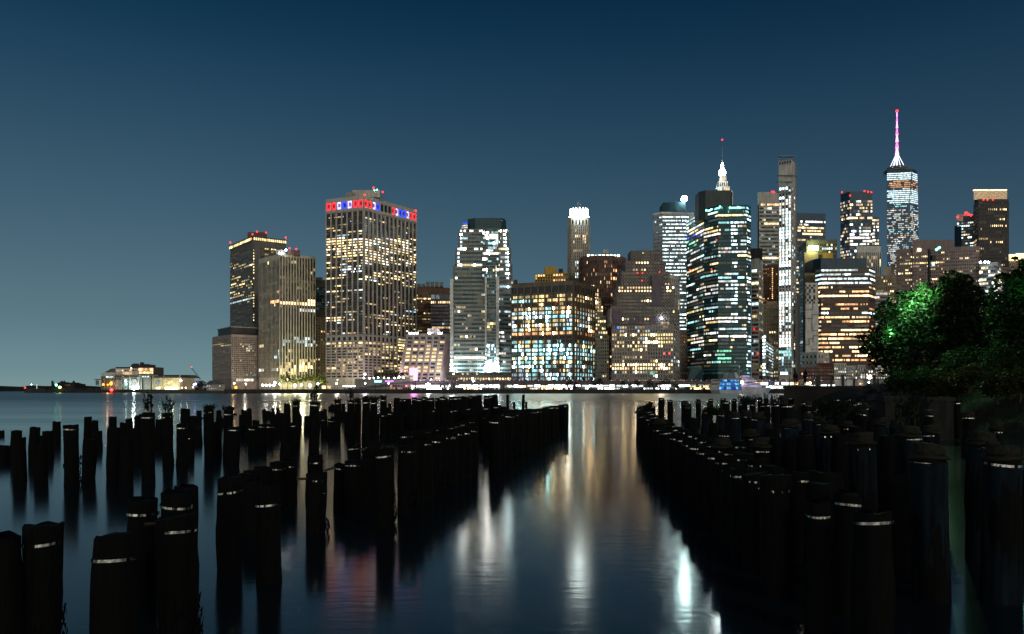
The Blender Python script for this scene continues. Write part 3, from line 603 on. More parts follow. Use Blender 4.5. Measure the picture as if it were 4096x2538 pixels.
m = MB(); m.prism([(X(2740, D-8), D-6), (X(2812, D-8), D-8), (X(2812, D), D+10), (X(2746, D), D+10)], 2, Z(1470, D), [(X(2765, D), D-1), (X(2810, D), D-1), (X(2812, D), D+10), (X(2765, D), D+10)]); t.add('sloping_canopy', m, TEALW)
t.done()
# 17 spire with lantern
D = 920; cx_ = X(2889, D+17)
t = Tower('skyscraper', 'masonry tower tapering to a blazing white lantern and thin mast behind the green glass tower', [(2857, 768), (2932, 768)], D, 0, plain('lit_limestone', (.42, .38, .33), .7), dep=34)
t.facade(0, 12, 1, 769, 784, .5, .6, .5, .3, dict(p=.5, b=1.3, pal='orange'))
zc = D+17
for (w_, ya, yb, nm) in ((62, 757, 768, 'setback'), (48, 739, 757, 'setback'), (36, 715, 739, 'setback'), (25, 690, 715, 'setback')):
    r = w_/2/F*D; m = MB(); m.box(cx_-r, cx_+r, zc-r, zc+r, Z(yb, D), Z(ya, D)); t.add(nm, m, MATS['lit_limestone'])
    t.facade(0, max(3, w_//8), 1, ya+1, yb, .45, .7, .5, .2, dict(p=.6, b=1.5, pal=('orange', 'ice')), A=(cx_-r, zc-r), B=(cx_+r, zc-r))
m = MB(); m.lathe(cx_, zc, [(3.2, Z(692, D)), (2.6, Z(684, D)), (3.9, Z(683, D)), (3.9, Z(672, D)), (3, Z(667, D)), (1.4, Z(658, D)), (1.4, Z(645, D)), (.5, Z(636, D))], 10)
t.add('lantern', m, emis('lantern_glass', (.85, 1, .98), 90)); m = MB(); m.tube((cx_, zc, Z(640, D)), (cx_, zc, Z(562, D)), .3, .12, 6); t.add('mast', m, LEAD); t.glow('beacon', [(2889, 560)], 0, 0, zc, 1.0)
point('lantern_glow', 2889, 700, D-6, 30000, (.85, 1, .98), 2, parent=t.root); t.done()
# 18 slab
t = Tower('office_tower', 'grey slab tower with long horizontal lit floors, left of the slender unfinished tower', [(3030, 772), (3037, 769), (3125, 769)], 900, 1, plain('grey_slab_stone', (.33, .33, .31), .6), dep=30, back=1)
t.facade(0, 1, 1, 815, 1300, .8, .98, .2, .1, dict(p=0))
t.facade(1, 14, 32, 812, 1300, .95, .5, .1, .5, dict(p=.12, b=.6, pal=('cool', 'warm')), [(3030, 3120, 818, 826, .9, 2.6, 'orange'), (3070, 3120, 828, 842, .7, 1.4, 'white'), (3030, 3120, 855, 864, .95, 2.6, 'warm'), (3060, 3120, 893, 903, .9, 2.0, 'warm'), (3030, 3120, 1026, 1048, .9, 2.2, 'warm')])
t.glow('beacon', [(3088, 768), (3095, 768)], 0, 0, 899, 1.0); t.done()
# 19 unfinished slender tower
D = 700
t = Tower('unfinished_tower', 'slender unfinished concrete tower with two columns of glaring work lights and a hoist mast', [(3115, 646), (3166, 638), (3180, 655)], D, 1, plain('raw_concrete', (.48, .45, .42), .85))
t.facade(0, 2, 52, 745, 1388, .74, .8, .5, .35, dict(p=.05, b=1, pal='ice'), [(3115, 3170, 745, 772, .9, 2.0, 'ice'), (3115, 3170, 785, 1140, .92, 3.6, ('ice', 'ice', 'white')), (3115, 3170, 900, 960, .95, 5, 'ice'), (3115, 3170, 1172, 1388, .9, 3.6, ('white', 'ice', 'ice'))], sub=2, gap=1.2)
t.facade(1, 2, 52, 745, 1500, .6, .7, .5, .35, dict(p=.3, b=1.0, pal=('white', 'ice')))
t.facade(0, 4, 9, 1390, 1500, .86, .85, .3, .3, dict(p=.4, b=1.2, pal=('ice', 'teal')), glass=TEAL, sub=2)
t.facade(0, 5, 1, 640, 656, .7, .7, .5, .5, dict(p=0))
m = MB()
for y in range(660, 1480, 12): m.box(X(3183, D), X(3187, D), D-.4, D+.6, Z(y, D)-.12, Z(y, D)+.12)
for x in (3183, 3187): m.tube((X(x, D), D, 2), (X(x, D), D, Z(645, D)), .25, n=4)
for i in range(70): m.tube((X(3183, D), D, Z(1480-i*12, D)), (X(3187, D), D, Z(1468-i*12, D)), .12, n=4)
t.add('hoist_mast', m, LEAD)
m = MB()
for (x0, x1, y) in ((3104, 3166, 729), (3110, 3186, 704), (3112, 3178, 628), (3108, 3170, 770)): m.box(X(x0, D), X(x1, D), D-2.5, D+1, Z(y, D)-.3, Z(y, D)+.3)
for x in range(3114, 3180, 9): m.tube((X(x, D), D-.5, Z(645, D)), (X(x, D), D-.5, Z(624, D)), .14, n=4)
t.add('work_platform', m, LEAD); t.add
m = MB(); m.prism(rpoly(3188, 3200, D+2, 12), 2, Z(1180, D)); t.add('hoist_shaft', m, DKG); t.done()
# 20-23 low towers around
t = Tower('apartment_tower', 'reddish brown tower with a column of amber stair windows, behind the white banded block', [(3052, 1062), (3120, 1056)], 860, 0, plain('chestnut_brick', (.17, .10, .065), .8))
t.facade(0, 8, 18, 1075, 1216, .45, .6, .3, .3, dict(p=.12, b=.7, pal='orange'), [(3090, 3098, 1075, 1220, .95, 2.2, 'orange')]); t.done()
t = Tower('office_block', 'tan stepped office block standing at the left foot of the slender unfinished tower', [(3048, 1216), (3122, 1214)], 800, 0, TAN)
t.facade(0, 8, 20, 1222, 1512, .5, .5, .3, .3, dict(p=.25, b=.9, pal=('warm', 'yellow'))); t.pbox('setback', TAN, 3066, 3108, 1206, 1216, 805, 15); t.done()
t = Tower('office_tower', 'white banded tower with dark louvred top beside the right of the green glass tower', [(3006, 1037), (3036, 1034), (3051, 1048)], 735, 1, WHT)
t.facade(0, 1, 26, 1075, 1506, .88, .62, .4, .6, dict(p=.3, b=1.2, pal=('ice', 'yellow', 'red')), [(3004, 3040, 1084, 1100, 1, 2.8, 'ice'), (3004, 3040, 1125, 1142, 1, 2.8, 'yellow'), (3004, 3040, 1310, 1326, .6, 1.6, 'red')], sub=4)
t.facade(1, 3, 26, 1080, 1506, .6, .55, .4, .5, dict(p=.3, b=1.1, pal=('warm', 'yellow')))
m = MB()
for i in range(10): m.box(X(3006+i*4.6, 745), X(3008.5+i*4.6, 745), 745, 757, Z(1040, 745), Z(994, 745))
m.box(X(3006, 746), X(3050, 746), 746, 758, Z(1040, 746), Z(996, 746)); t.add('louvred_top', m, DKG); t.done()
t = Tower('office_block', 'small glassy block with a column of glaring white stair lights', [(3050, 1340), (3064, 1336), (3099, 1366)], 712, 1, GREY)
t.facade(0, 1, 12, 1340, 1506, .8, .6, .3, .3, dict(p=.85, b=5, pal='ice')); t.facade(1, 5, 12, 1352, 1506, .92, .55, .1, .4, dict(p=.55, b=.9, pal='ice'), sub=2); t.done()
# 24 behind the unfinished tower
t = Tower('office_tower', 'broad dark slab with bright white upper floors, right of the slender unfinished tower', [(3178, 852), (3302, 856)], 1000, 0, BLUEW, BLUE)
t.facade(0, 20, 26, 880, 1200, .9, .55, .1, .2, dict(p=.35, b=1.3, pal=('warm', 'white')), [(3178, 3302, 883, 892, .9, 3.0, 'white'), (3190, 3302, 905, 940, .7, 2.2, 'warm')]); t.done()
# 25 dark glass with bright lamp
t = Tower('office_tower', 'olive lit tower with one dazzling yellow floodlight near its top right of the unfinished tower', [(3195, 990), (3226, 960), (3348, 958)], 850, 1, plain('bronze_cladding', (.10, .11, .09), .6), TEAL, dep=40, back=1)
t.facade(0, 5, 36, 985, 1500, .85, .75, .15, .15, dict(p=.08, b=.5, pal=('teal', 'ice'))); t.facade(1, 14, 36, 975, 1500, .7, .55, .3, .3, dict(p=.22, b=.9, pal=('yellow', 'warm')), [(3290, 3330, 985, 1010, .6, 2.0, 'ice')], glass=GLASS)
m = MB(); m.box(X(3218, 845), X(3273, 845), 845, 850, 2, Z(1010, 845)); t.add('tan_shaft', m, TAN)
m = MB(); m.box(X(3236, 843), X(3272, 843), 843, 844, Z(1000, 843), Z(984, 843)); t.add('floodlight', m, emis('yellow_floodlight', (.95, 1, .35), 45))
t.pbox('plant_room', YEL, 3290, 3332, 1012, 1035, 845, 4); point('floodlight_glow', 3250, 1004, 838, 3500, (.95, 1, .35), 1, parent=t.root); t.done()
# 26 white party wall building
D = 760
t = Tower('office_block', 'blank pale wall with painted dark line work beside the orange lit office block', [(3222, 1132), (3274, 1132)], D, 0, WHT, dep=25)
t.facade(0, 3, 3, 1140, 1215, .6, .35, .12, .12, dict(p=0), skipw=[(2, 0), (2, 1), (1, 1), (2, 2)])
m = MB()
def ln(x0, y0, x1, y1): m.box(X(min(x0, x1)-1.2, D), X(max(x0, x1)+1.2, D), D-.25, D-.05, Z(max(y0, y1)+1.2, D), Z(min(y0, y1)-1.2, D))
for q in ((3250, 1200, 3262, 1200), (3250, 1200, 3250, 1240), (3222, 1240, 3250, 1240), (3248, 1260, 3272, 1260), (3248, 1260, 3248, 1324), (3248, 1324, 3272, 1324), (3222, 1275, 3248, 1275), (3252, 1344, 3272, 1344), (3252, 1344, 3252, 1368), (3236, 1356, 3252, 1356), (3236, 1356, 3236, 1380), (3222, 1380, 3236, 1380), (3248, 1398, 3272, 1398)): ln(*q)
t.add('painted_lines', m, plain('grey_line_paint', (.09, .09, .1), .8)); t.done()
t = Tower('office_block', 'low pale block with square dark windows under the blank painted wall', [(3207, 1412), (3270, 1407), (3316, 1412)], 735, 1, WHT)
t.facade(0, 4, 4, 1415, 1506, .5, .5, .3, .3, dict(p=.0)); t.facade(1, 4, 4, 1415, 1506, .5, .5, .3, .3, dict(p=.1, b=.7, pal='warm')); t.done()
# 27 orange office block
D = 790
t = Tower('office_block', 'rounded glass office block glowing orange on most floors with icy white top floors', [(3262, 1078), (3285, 1072), (3476, 1070), (3500, 1080)], D, 1, plain('brown_spandrel', (.10, .06, .045), .5), GLASS, dep=45)
zz = [(3262, 3500, 1072, 1092, .6, 1.3, 'ice'), (3262, 3500, 1092, 1140, .75, 3.0, 'ice'), (3262, 3500, 1140, 1175, .6, 2.0, ('orange', 'warm')), (3262, 3500, 1175, 1186, .95, 3.4, 'warm'), (3262, 3500, 1196, 1210, .3, 1.2, 'orange'), (3262, 3500, 1248, 1262, .85, 3.0, 'ice'), (3262, 3480, 1264, 1296, .95, 3.0, ('warm', 'orange')), (3262, 3480, 1300, 1320, .45, 1.2, 'white'), (3262, 3480, 1328, 1420, .88, 2.0, ('orange', 'warm'))]
for i, c_ in ((0, 4), (1, 34), (2, 5)): t.facade(i, c_, 22, 1074, 1450, .95, .42, .1, .35, dict(p=.5, b=1.4, pal=('orange', 'orange', 'warm')), zz, band=True)
m = MB(); m.prism([(X(3270, D), D+12), (X(3290, D), D+4), (X(3470, D), D+4), (X(3480, D), D+12), (X(3480, D), D+35), (X(3270, D), D+35)], t.H, Z(1031, D)); t.add('glass_drum', m, BLUEW); t.done()
# 28 blue tower
D = 1250
t = Tower('office_tower', 'blue glass tower with a lower right shoulder, left of the tower with the pink spire', [(3362, 778), (3399, 768), (3489, 768)], D, 1, BLUEW, BLUE, dep=45, back=1)
zz = [(3362, 3489, 770, 800, .03, .5, 'orange'), (3399, 3489, 818, 834, .5, 2.2, 'warm'), (3362, 3489, 868, 880, .85, 2.6, 'warm'), (3399, 3489, 920, 934, .9, 3.2, 'ice'), (3399, 3489, 938, 985, .85, 2.6, 'white')]
t.facade(0, 8, 34, 800, 1250, .85, .6, .15, .2, dict(p=.4, b=.8, pal=('warm', 'white')), zz); t.facade(1, 14, 34, 800, 1250, .88, .6, .15, .2, dict(p=.3, b=1.2, pal=('warm', 'white', 'ice')), zz)
m = MB(); m.prism(rpoly(3486, 3515, D+2, 38), 2, Z(868, D)); t.add('shoulder', m, BLUEW)
t.facade(0, 5, 28, 874, 1250, .85, .55, .1, .1, dict(p=.6, b=1.7, pal=('warm', 'white')), A=(X(3489, D+2), D+2), B=(X(3515, D+2), D+2))
m = MB()
for i in range(14): m.box(X(3364+i*9.4, D), X(3366+i*9.4, D), D+2, D+3, t.H, Z(764, D))
m.box(X(3364, D), X(3489, D), D+3, D+4, t.H, Z(766, D)); t.add('roof_screen', m, plain('red_brown_screen', (.2, .08, .06), .6))
t.glow('beacon', [(3368, 770), (3400, 783), (3458, 765), (3472, 768), (3485, 770)], 0, 0, D-1, 1.3); t.done()
# 29 the tapering tower with the spire
D = 1539
H1 = Z(693, D); xm = X(3590, D); cy = D
t = empty('skyscraper', (xm, cy, 2), 'tallest tower, tapering glass with white lit upper floors and a pink lit spire', 'building')
hw0 = (3661-3521)/2/F*D; b0 = [(xm-hw0, cy-30), (xm-8, cy-34), (xm+hw0, cy-26), (xm+hw0+25, cy+30), (xm-hw0+30, cy+34)]
hw1 = (3654-3527)/2/F*D; b1 = [(xm-hw1, cy-22), (xm+13, cy-30), (xm+hw1, cy-14), (xm+hw1+18, cy+24), (xm-hw1+24, cy+24)]
m = MB(); m.prism(b0, 2, H1, b1); m.build('wall', BLUEW, t)
nf = 62
def lerp(a, b_, k): return (a[0]+(b_[0]-a[0])*k, a[1]+(b_[1]-a[1])*k)
for f in range(nf):
    zf0 = Z(1180, D)+(H1-6-Z(1180, D))*(f+.22)/nf; zf1 = Z(1180, D)+(H1-6-Z(1180, D))*(f+.78)/nf; k = zf0/H1; py = HY-(zf0-CAMZ)/D*F
    mode = (1.0, 1.5, 'ice') if (708 < py < 740 or 775 < py < 832) else ((.7, .9, 'orange') if 742 <= py <= 772 else (.5, .9, ('warm', 'white', 'cool')))
    if 832 < py < 850 or 930 < py < 944: mode = (.3, 1.0, ('teal', 'cool'))
    m = MB()
    for s_, n_ in ((0, 20), (1, 12)):
        A, B = lerp(b0[s_], b1[s_], k), lerp(b0[s_+1], b1[s_+1], k); d = Vector((B[0]-A[0], B[1]-A[1])).normalized(); nn = (d.y*.35, -d.x*.35); run = 0
        for c in range(n_):
            a, e = lerp(A, B, (c+.06)/n_), lerp(A, B, (c+.94)/n_); run = (R.random() < mode[0]) if R.random() < .6 else run
            g = lcol(mode[2], mode[1], .25) if run else (.035, .055, .08)
            m.face([(a[0]+nn[0], a[1]+nn[1], zf0), (e[0]+nn[0], e[1]+nn[1], zf0), (e[0]+nn[0], e[1]+nn[1], zf1), (a[0]+nn[0], a[1]+nn[1], zf1)], g)
    m.build('window_band', BLUE, t)
m = MB(); m.tube((*b1[1], H1), (*b0[1], Z(1180, D)), .9, n=4); m.build('corner_edge', LEAD, t)
zr = Z(688, D); m = MB()
for k in range(3): m.lathe(xm-1, cy, [(24-k*3, zr+k*3.5), (24-k*3, zr+k*3.5+1)], 24)
for i in range(24):
    a = math.pi*2*i/24; m.tube((xm-1+24*math.cos(a), cy+24*math.sin(a), H1-3), (xm-1+18*math.cos(a), cy+18*math.sin(a), zr+8), .4, n=4)
m.build('communications_ring', LEAD, t)
sx = xm-1; zt0 = Z(617, D); m = MB()
for i in range(6):
    a = math.pi*2*(i+.5)/6; m.tube((sx+14*math.cos(a), cy+14*math.sin(a), Z(676, D)), (sx+1.5*math.cos(a), cy+1.5*math.sin(a), zt0), .55, n=5)
m.tube((sx, cy, Z(680, D)), (sx, cy, zt0), 1.6, 1.6, 8); m.build('spire_stay', emis('spire_white_light', (.8, .85, 1), 2.4), t)
ys = [617, 593, 568, 540, 512, 488, 466, 450]
for i in range(7):
    r = 3.0-i*.33; m = MB(); m.lathe(sx, cy, [(r*1.25, Z(ys[i], D)), (r, Z(ys[i]-5, D)), (r*.62, Z(ys[i+1]+4, D)), (r*.8, Z(ys[i+1], D))], 8)
    m.build('spire_segment', emis('spire_pink_light_%d' % (i % 2), (1, .12, .5) if i % 2 else (1, .3, .65), 3.5), t)
m = MB(); m.ball(sx, cy, Z(445, D), 2.8, 8); m.build('beacon', RED, t)
# 30 and other mid buildings
t = Tower('office_block', 'pale block with dark vertical window slots below the tall tapering tower', [(3426, 985), (3524, 985)], 1000, 0, WHT)
t.facade(0, 12, 12, 1010, 1180, .5, .95, 1.0, .1, dict(p=.15, b=.8, pal='warm'))
m = MB(); m.prism(rpoly(3440, 3524, 1002, 18), Z(1010, 1002), Z(980, 1002)); t.add('dark_attic', m, DKG); t.done()
t = Tower('apartment_block', 'small tan block with raised centre between the orange lit block and long grey complex', [(3498, 1102), (3585, 1098)], 900, 0, TAN)
t.facade(0, 10, 14, 1106, 1300, .5, .5, .3, .3, dict(p=.35, b=1.4, pal=('warm', 'yellow'))); t.pbox('setback', TAN, 3536, 3578, 1068, 1100, 905, 20); t.done()
t = Tower('office_block', 'low banded office block behind the left edge of the green lit tree', [(3500, 1165), (3560, 1165)], 850, 0, GREY)
t.facade(0, 6, 22, 1168, 1500, .92, .5, .1, .3, dict(p=.55, b=1.0, pal=('warm', 'white')), sub=2); t.done()
# 32 wide grey brown complex
D = 900
t = Tower('office_complex', 'long grey brown office complex in three blocks with small warm windows, behind the trees', [(3585, 998), (3918, 984)], D, 0, plain('grey_brown_precast', (.20, .15, .145), .8), dep=50)
zz = [(3585, 3660, 1088, 1096, .85, 1.8, 'warm'), (3600, 3880, 1026, 1036, .6, 1.5, 'warm'), (3600, 3880, 1050, 1058, .7, 1.5, 'yellow'), (3670, 3800, 1108, 1118, .9, 2.4, 'warm'), (3600, 3918, 1064, 1074, .45, 1.2, 'warm')]
t.facade(0, 46, 13, 1012, 1180, .55, .45, .2, .3, dict(p=.2, b=.9, pal=('warm', 'yellow')), zz)
m = MB(); m.prism(rpoly(3650, 3815, D-6, 36), 2, Z(960, D-6)); t.add('centre_block', m, t.wall)
t.facade(0, 24, 15, 1005, 1180, .55, .45, .2, .3, dict(p=.22, b=1.0, pal=('warm', 'yellow')), zz, A=(X(3650, D-6), D-6), B=(X(3815, D-6), D-6))
m = MB(); m.box(X(3672, D-7.5), X(3684, D-7.5), D-7.5, D-7, Z(1010, D), Z(999, D)); t.add('wall_lamp', m, emis('square_wall_lamp', (1, .8, .45), 5)); t.done()
t = Tower('office_tower', 'small white topped blue tower with red roof lights, left of the gold crowned tower', [(3828, 868), (3896, 862)], 1300, 0, BLUEW, BLUE)
t.facade(0, 8, 18, 890, 1100, .8, .5, .2, .3, dict(p=.3, b=1.2, pal=('warm', 'ice')), [(3818, 3850, 880, 960, .8, 2, 'ice')])
m = MB(); m.prism(rpoly(3828, 3896, 1296, 14), Z(886, 1296), Z(858, 1296)); t.add('white_attic', m, WHT)
m = MB(); m.prism(rpoly(3818, 3846, 1294, 16), 2, Z(905, 1294)); t.add('shoulder', m, BLUEW)
t.glow('beacon', [(3830, 869), (3862, 853), (3874, 858), (3884, 862), (3866, 852)], 0, 0, 1290, 1.8); t.done()
# 34 dark tower with gold crown
D = 1200
t = Tower('apartment_tower', 'tall dark tower at the right edge with a crown of gold lit fins', [(3894, 818), (3913, 797), (4035, 797)], D, 1, plain('charcoal_cladding', (.045, .043, .042), .6), dep=40, back=1)
t.facade(0, 4, 30, 820, 1250, .5, .55, .4, .4, dict(p=.25, b=1.1, pal='warm')); t.facade(1, 16, 34, 806, 1250, .5, .55, .5, .4, dict(p=.1, b=1.0, pal='warm'), [(3950, 4030, 830, 842, .8, 1.8, 'warm'), (3980, 4030, 872, 880, .7, 1.6, 'warm'), (3960, 4030, 895, 905, .6, 2.2, 'warm'), (3960, 4010, 960, 972, .8, 1.6, 'warm')])
m = MB(); m.prism(rpoly(3898, 4026, D+6, 28), t.H, Z(764, D)); t.add('crown_core', m, DKG)
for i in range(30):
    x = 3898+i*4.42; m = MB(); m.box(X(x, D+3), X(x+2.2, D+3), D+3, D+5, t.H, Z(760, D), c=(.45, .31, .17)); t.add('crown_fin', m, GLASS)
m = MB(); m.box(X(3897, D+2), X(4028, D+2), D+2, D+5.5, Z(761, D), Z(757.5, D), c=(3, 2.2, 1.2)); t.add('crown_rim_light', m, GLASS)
t.glow('beacon', [(3934, 800), (3950, 800), (3972, 800)], 0, 0, D-1, 1.2); t.done()
t = Tower('office_block', 'low glassy block with white roof lights under the dark tower with the gold lit crown', [(3917, 1055), (3990, 1048), (4008, 1062)], 860, 1, LEAD, BLUE)
t.facade(0, 10, 12, 1060, 1250, .88, .6, .1, .2, dict(p=.55, b=1.5, pal=('yellow', 'ice', 'white'))); t.facade(1, 3, 12, 1064, 1250, .88, .6, .1, .2, dict(p=.5, b=1.4, pal=('yellow', 'white'))); t.glow('roof_lamp', [(3922, 1050), (3940, 1049), (3954, 1050)], 0, 0, 856, 1.1, WHITE); t.done()
t = Tower('office_tower', 'cream tower cut by the right edge of the picture with a golden floodlit crown', [(4037, 1044), (4125, 1044)], 1150, 0, TAN)
t.facade(0, 10, 10, 1050, 1250, .5, .5, .3, .3, dict(p=.1, b=.8, pal='warm'))
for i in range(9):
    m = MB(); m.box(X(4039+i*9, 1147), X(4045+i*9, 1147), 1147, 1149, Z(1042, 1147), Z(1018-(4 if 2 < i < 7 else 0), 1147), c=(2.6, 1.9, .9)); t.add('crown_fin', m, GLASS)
t.pbox('crown_core', TAN, 4040, 4120, 1018, 1044, 1151, 20); t.done()
t = Tower('office_block', 'dull rose block between the low glassy block and the cream tower at the right edge', [(4005, 1070), (4042, 1070)], 1000, 0, plain('rose_brick', (.2, .13, .12), .8))
t.facade(0, 5, 8, 1078, 1250, .5, .5, .3, .3, dict(p=.2, b=.8, pal='warm')); t.done()
# low brick row at the water's edge, right
for (lab, xa, xb, yt, Dd, wl, nc, nf, pr) in (('long red brick warehouse row behind the pier railing', 3192, 3335, 1470, 705, 'red_brick', 13, 3, .12), ('narrow cream row house with lit windows right of the brick warehouse row', 3336, 3385, 1454, 702, None, 6, 5, .3), ('grey row house right of the narrow cream row house', 3386, 3428, 1464, 700, None, 6, 4, .1), ('white gabled wall right of the grey row house', 3430, 3462, 1462, 698, None, 3, 2, .1), ('glass fronted pavilion lit inside beside the green lit tree', 3463, 3560, 1478, 696, None, 10, 3, .75), ('low dark brick building above the warehouse row', 3270, 3334, 1452, 725, 'red_brick', 7, 2, .2)):
    t = Tower('row_house' if nc < 8 else 'warehouse', lab, [(xa, yt), (xb, yt)], Dd, 0, plain('red_brick', (.2, .09, .07), .85) if wl else (WHT if nc < 8 else LEAD), dep=15)
    t.facade(0, nc, nf, yt+3, 1520, .5, .6, .25, .25, dict(p=pr, b=1.1, pal=('warm', 'white'))); t.done()
t = Tower('row_house', 'plain dark brick block between the netted stepped tower and the green glass tower', [(2716, 1325), (2750, 1330)], 760, 0, BROWN, dep=20)
t.facade(0, 4, 14, 1335, 1512, .4, .45, .25, .25, dict(p=.1, b=.6, pal='orange')); t.done()
# ---------------------------------------------------------------- trees
def leafmat(name, c, tr=.25):
    if name in MATS: return MATS[name]
    m, nt, b = newmat(name)
    tc = N(nt, 'ShaderNodeTexCoord'); n1 = N(nt, 'ShaderNodeTexNoise'); n1.inputs['Scale'].default_value = 1.3; n1.inputs['Detail'].default_value = 4
    nt.links.new(tc.outputs['Object'], n1.inputs['Vector']); r = N(nt, 'ShaderNodeValToRGB')
    r.color_ramp.elements[0].position = .35; r.color_ramp.elements[1].position = .7
    r.color_ramp.elements[0].color = tuple(v*.6 for v in c)+(1,); r.color_ramp.elements[1].color = tuple(v*1.4 for v in c)+(1,)
    nt.links.new(n1.outputs[0], r.inputs[0]); nt.links.new(r.outputs[0], b.inputs['Base Color']); b.inputs['Roughness'].default_value = .6; b.inputs['Specular IOR Level'].default_value = .15
    t = N(nt, 'ShaderNodeBsdfTranslucent'); nt.links.new(r.outputs[0], t.inputs[0]); mx = N(nt, 'ShaderNodeMixShader'); mx.inputs[0].default_value = tr
    out = nt.nodes['Material Output']; nt.links.new(b.outputs[0], mx.inputs[1]); nt.links.new(t.outputs[0], mx.inputs[2]); nt.links.new(mx.outputs[0], out.inputs[0])
    MATS[name] = m; return m
BARK = plain('bark', (.05, .04, .03), .9, bump=.4, scale=3)
LEAF = leafmat('street_tree_leaves', (.06, .075, .018)); LEAFN = leafmat('riverside_leaves', (.009, .022, .006), .35)
def foliage(blobs, n, size, clump=.22):
    """leaf faces scattered in clumps through the crown's blobs (x, y, z, rx, rz)"""
    m = MB(); tot = sum(b_[3]**2 for b_ in blobs)
    for (x, y, z, rx, rz) in blobs:
        k = max(8, int(n*rx*rx/tot/9)); 
        for i in range(k):
            while True:
                v = Vector((R.uniform(-1, 1), R.uniform(-1, 1), R.uniform(-1, 1)))
                if .25 < v.length < 1: break
            v = v*(.55+.5*R.random()) if R.random() < .8 else v*1.12
            c = Vector((x+v.x*rx, y+v.y*rx, z+v.z*rz)); cr = rx*clump*R.uniform(.5, 1.3)
            for j in range(9):
                p = c+Vector((R.gauss(0, cr*.6), R.gauss(0, cr*.6), R.gauss(0, cr*.45)))
                a = Vector((R.gauss(0, 1), R.gauss(0, 1), R.gauss(0, .5))).normalized(); b2 = a.cross(Vector((R.gauss(0, 1), R.gauss(0, 1), R.gauss(0, 1)))).normalized(); s = size*R.uniform(.6, 1.5)
                m.face([p-a*s, p+b2*s*.42, p+a*s, p-b2*s*.42])
    return m
def tree(kind, label, px, D, yb, blobs, n=500, size=.35, mat=None, group=None, trunks=1, tr=.25, cat='tree'):
    """blobs: (px, py, radius in photograph pixels [, depth offset])"""
    k = D/F; zb = Z(yb, D); root = empty(kind, (X(px, D), D, zb), label, cat, group)
    bl = [(X(b_[0], D+(b_[3] if len(b_) > 3 else 0)), D+(b_[3] if len(b_) > 3 else 0), Z(b_[1], D), b_[2]*k, b_[2]*k*.85) for b_ in blobs]
    if n > 5000:      # ragged outline: small sprays standing off the big masses
        for b_ in list(bl):
            for q in range(5):
                a = R.uniform(0, 6.28); u = R.uniform(.85, 1.12); bl.append((b_[0]+math.cos(a)*b_[3]*u, b_[1]+R.uniform(-.5, .5)*b_[3], b_[2]+math.sin(a)*b_[4]*u, b_[3]*R.uniform(.14, .34), b_[4]*R.uniform(.12, .4)))
    foliage(bl, n, size).build('crown', mat or LEAF, root)
    for q in range(trunks):
        m = MB(); x = X(px, D)+(q-(trunks-1)/2)*tr*3.2; p = Vector((x, D+R.uniform(-.3, .3), zb-.3)); zt = bl[0][2]; hgt = zt-zb; r = tr
        for i in range(4):
            p2 = Vector((x+R.uniform(-.25, .25)*hgt*.25*i*.4, D+R.uniform(-.2, .2), zb+hgt*(i+1)*.25)); m.tube(p, p2, r, r*.78, 7); p = p2; r *= .78
            if i >= 1:
                b_ = R.choice(bl); tgt = Vector(b_[:3])+Vector((R.uniform(-.5, .5)*b_[3], 0, R.uniform(-.4, .4)*b_[4])); mid = p.lerp(tgt, .5)+Vector((0, 0, hgt*.05)); m.tube(p, mid, r*.6, r*.4, 5); m.tube(mid, tgt, r*.4, r*.12, 5)
        m.build('trunk', BARK, root)
    return root
def street_lamp(label, px, py, D, mat, r=.55, P=0, c=(1, .9, .7), group=None, zb=2.2, arm=0):
    zt = Z(py, D); x = X(px, D); root = empty('street_lamp', (x, D, zb), label, 'lamp', group)
    m = MB(); m.tube((x, D, zb), (x, D, zt-r*.6), .14, .08, 6); m.lathe(x, D, [(.25, zb), (.2, zb+.7), (.1, zb+.9)], 8)
    if arm: m.tube((x, D, zt), (x+arm, D-.3, zt+.2), .06, n=5)
    m.build('pole', DARK, root); m = MB(); m.ball(x+arm, D-.3, zt, r, 10); m.build('lamp_globe', mat, root)
    if P: point('lamp_light', px, py, D-1.2, P, c, .8, parent=root)
    return root
# ---------------------------------------------------------------- waterfront of the town
m = MB(); x0, x1 = X(905, 640), X(3330, 640); m.box(x0, x1, 636, 641, -1, 3.4)
for i in range(60): x = x0+(x1-x0)*i/60; m.box(x, x+.5, 635.5, 636.2, -1, 3.2)
root = empty('seawall', (0, 638, 0), 'long dark sea wall with a fence along the far waterfront', 'wall'); m.build('wall', plain('black_seawall', (.035, .035, .035), .9, var=.5), root)
m = MB()
for i in range(300):
    x = x0+(x1-x0)*i/300; m.box(x, x+.08, 637, 637.08, 3.4, 4.6)
m.box(x0, x1, 637, 637.1, 4.55, 4.65); m.box(x0, x1, 637, 637.1, 4, 4.06); m.build('fence', DARK, root)
